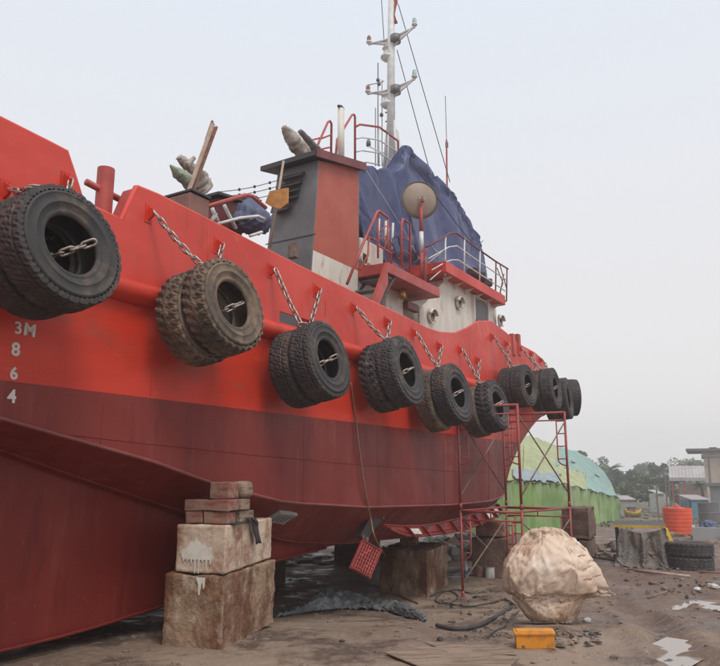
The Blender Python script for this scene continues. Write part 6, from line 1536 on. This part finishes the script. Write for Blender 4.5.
# two-storey house at the right edge
Yh = 62.0; g_ = gbase(30,Yh)-.1
def hx(x): return (x-360)/732*Yh
hs_ = thing('house', 'pinkish two-storey house with a flat grey roof slab at the right edge', 'house', Vector((hx(704),Yh,g_)))
hs_.rotation_euler = (0,0,-math.atan2(hx(704),Yh))
def hz_(y): return atY(710, y, Yh).z-g_
W_ = 7.5; D_ = 8
def hbox(nm, x0, x1, y0, y1, z0, z1, m, parent=hs_, bev=0): mb_ = MB(); mb_.box(((x0+x1)/2,(y0+y1)/2,(z0+z1)/2), (abs(x1-x0),abs(y1-y0),abs(z1-z0))); return mb_.build(nm, m, parent, bevel=bev)
zf = hz_(484); zr = hz_(457); zt_ = hz_(450)
hbox('lower_wall', 0.0,W_,0.5,D_,0,zf-.15,M['wall_grey']); hbox('floor_band',-.15,W_+.1,-.1,D_,zf-.148,zf+.1,M['greyp']); up_ = hbox('upper_wall',0,W_,0,D_,zf+.102,zr,M['wall_pink'])
hbox('roof_band',-.15,W_,-.15,D_,zr+.002,zr+.22,M['wall_grey']); hbox('parapet',-.05,W_,.0,D_,zr+.222,zt_-.1,M['wall_pink']); hbox('roof_slab',-1.3,W_,-.5,D_,zt_-.098,zt_+.12,M['greyp'])
for (x, y) in ((1.0,.55),(2.6,.55),(4.4,.55)):
    for (zc_) in (zf+(zr-zf)*.35, zf+(zr-zf)*.78):
        w__ = hbox('window', x-.02+.3, x+.75, -.05, -.002, zc_-.28, zc_+.28, M['redface']); hbox('pane', x+.36, x+.69, -.06, -.052, zc_-.2, zc_+.2, M['glass'], w__)
hbox('parapet_vent', .5,1.1,-.05,-.002,zr+.5,zr+.8,M['glass'])
dr_ = hbox('door', 1.5,2.3,.44,.498,0,2.0,M['wall_grey']); hbox('door_handle',2.18,2.24,.40,.438,.9,1.05,M['dark'],dr_)
for x in (.05,2.9,5.6): hbox('column', x,x+.22,-.05,.15,0,zf-.15,M['wall_pink'])
hbox('pipe', .35,.43,-.08,-.002,zf+.1,zr,M['greyp'])
# long low roofed building
Yl = 78.0; gl = gbase(30,Yl)-.1
lx = lambda x: (x-360)/732*Yl
lb_ = thing('open_shed', 'long open shed with a rusty zinc roof left of the two-storey house', 'shed', Vector((lx(668),Yl,gl)))
lb_.rotation_euler = (0,0,-math.atan2(lx(680),Yl))
def lz(y): return atY(690, y, Yl).z-gl
wl = lx(712)-lx(668); mb = MB(); z0_, z1_ = lz(479), lz(471.5)
nsh = 14
for k in range(nsh):
    x0 = wl*k/nsh; x1 = wl*(k+1)/nsh-.02; mb = MB(); mb.hexa([(x0,0,z0_),(x1,0,z0_),(x1,5,z1_+.6),(x0,5,z1_+.6)],[(x0,0,z0_+.05+.03*(k%2)),(x1,0,z0_+.05+.03*(k%2)),(x1,5,z1_+.65+.03*(k%2)),(x0,5,z1_+.65+.03*(k%2))]); mb.build('roof_panel', M['roof_zinc'], lb_)
mb = MB(); mb.box((wl/2,-.02,z0_-.02), (wl,.03,.35)); mb.build('fascia', M['roof_zinc'], lb_)
for k in range(8):
    mb = MB(); mb.box((.3+k*(wl-.6)/7,.3,z0_/2), (.12,.12,z0_)); mb.build('post', M['redface'], lb_)
mb = MB(); mb.box((wl*.5,4.4,z0_*.42), (wl*.6,.15,z0_*.84)); mb.build('back_wall', M['wall_pink'], lb_)
# blue and white sheets / cabins beyond the tank
for k, (x0, x1, y0, y1, Y, mm, lb) in enumerate(((688,705,500,516,58,'bluepaint','blue metal cabin beyond the orange tank'),(655,661,494,506,70,'litter','small white shed among the trees'),(617,632,500,506,66,'wall_grey','low grey cabin at the end of the shed'))):
    X0, X1 = (x0-360)/732*Y, (x1-360)/732*Y; g_ = gbase(X0,Y)-.1; z = atY(x0,y0,Y).z-g_
    t = thing('cabin', lb, 'cabin', Vector(((X0+X1)/2,Y,g_))); ww = X1-X0
    n_ = max(3, int(ww/.5))
    for i in range(n_):
        mb = MB(); mb.box((-ww/2+ww*(i+.5)/n_, .02*(i%2), z/2), (ww/n_-.01,.05,z)); mb.build('wall_panel', M[mm], t)
    mb = MB(); mb.hexa([(-ww/2-.1,-.15,z+.002),(ww/2+.1,-.15,z+.002),(ww/2+.1,2,z+.3),(-ww/2-.1,2,z+.3)],[(-ww/2-.1,-.15,z+.06),(ww/2+.1,-.15,z+.06),(ww/2+.1,2,z+.36),(-ww/2-.1,2,z+.36)]); mb.build('roof', M['roof_zinc'], t)
    mb = MB(); mb.box((0,1.2,z/2), (ww,1.6,z-.02)); mb.build('cabin_body', M[mm], t)
# small yellow boat on the ground
p = gpt(633,517); g_ = gz(p.x,p.y); kk = p.y/735; bo = thing('small_boat', 'small yellow boat lying on the ground beyond the workbench', 'boat', Vector((p.x,p.y,g_)))
L_ = 18*kk; hh = 9*kk; mb = MB(); rows = []
for i in range(9):
    t = i/8*2-1; b_ = (1-abs(t)**2.2)*.5+.03; sh_ = hh*(.55+.35*t*t); rows.append([Vector((t*L_/2,-b_,sh_)),Vector((t*L_/2*.92,-b_*.8,sh_*.45)),Vector((t*L_/2*.85,0,.0)),Vector((t*L_/2*.92,b_*.8,sh_*.45)),Vector((t*L_/2,b_,sh_))])
mb.grid(rows); o = mb.build('boat_hull', M['yellow'], bo, smooth_=True); o.modifiers.new('t','SOLIDIFY').thickness = .04
mb = MB(); mb.box((-.1,0,hh*.75), (L_*.35,.5,hh*.5)); mb.build('boat_cabin', M['wood_red'], bo, bevel=.02)
mb = MB(); mb.box((-.1,0,hh*1.04), (L_*.45,.6,.05)); mb.build('cabin_roof', M['dark'], bo)
# rusty posts (scaffold-like) before the trees
for k, (x, y0, y1) in enumerate(((665,500,478),(668.5,500,480),(656,502,483))):
    Y = 60; a = atY(x,y1,Y); X = a.x; g_ = gbase(X,Y)-.1; mb = MB(); mb.tube([(0,0,0),(0,0,a.z-g_)], .06, 6); o = mb.build('post', M['brace'], None); o.location = (X,Y,g_); tag(o, ['rusty post left of the open shed, rightmost but one','rusty post nearest the open shed','lone rusty post among the trees'][k], 'post')

# ------------------------------------------------------------ haze
mh = bpy.data.materials.new('haze'); mh.use_nodes = True; t = mh.node_tree; t.nodes.clear(); oo = t.nodes.new('ShaderNodeOutputMaterial'); pv_ = t.nodes.new('ShaderNodeVolumePrincipled')
pv_.inputs['Color'].default_value = (0.93,0.94,0.97,1); pv_.inputs['Density'].default_value = 0.0027; pv_.inputs['Anisotropy'].default_value = 0.3
t.links.new(pv_.outputs[0], oo.inputs['Volume'])
mb = MB(); mb.box((0,121,8.5), (664,366,22)); hz0 = mb.build('haze', mh); tag(hz0, kind='stuff')
print('objects', len(bpy.data.objects), 'tris', sum(len(m_.polygons) for m_ in bpy.data.meshes)*2)
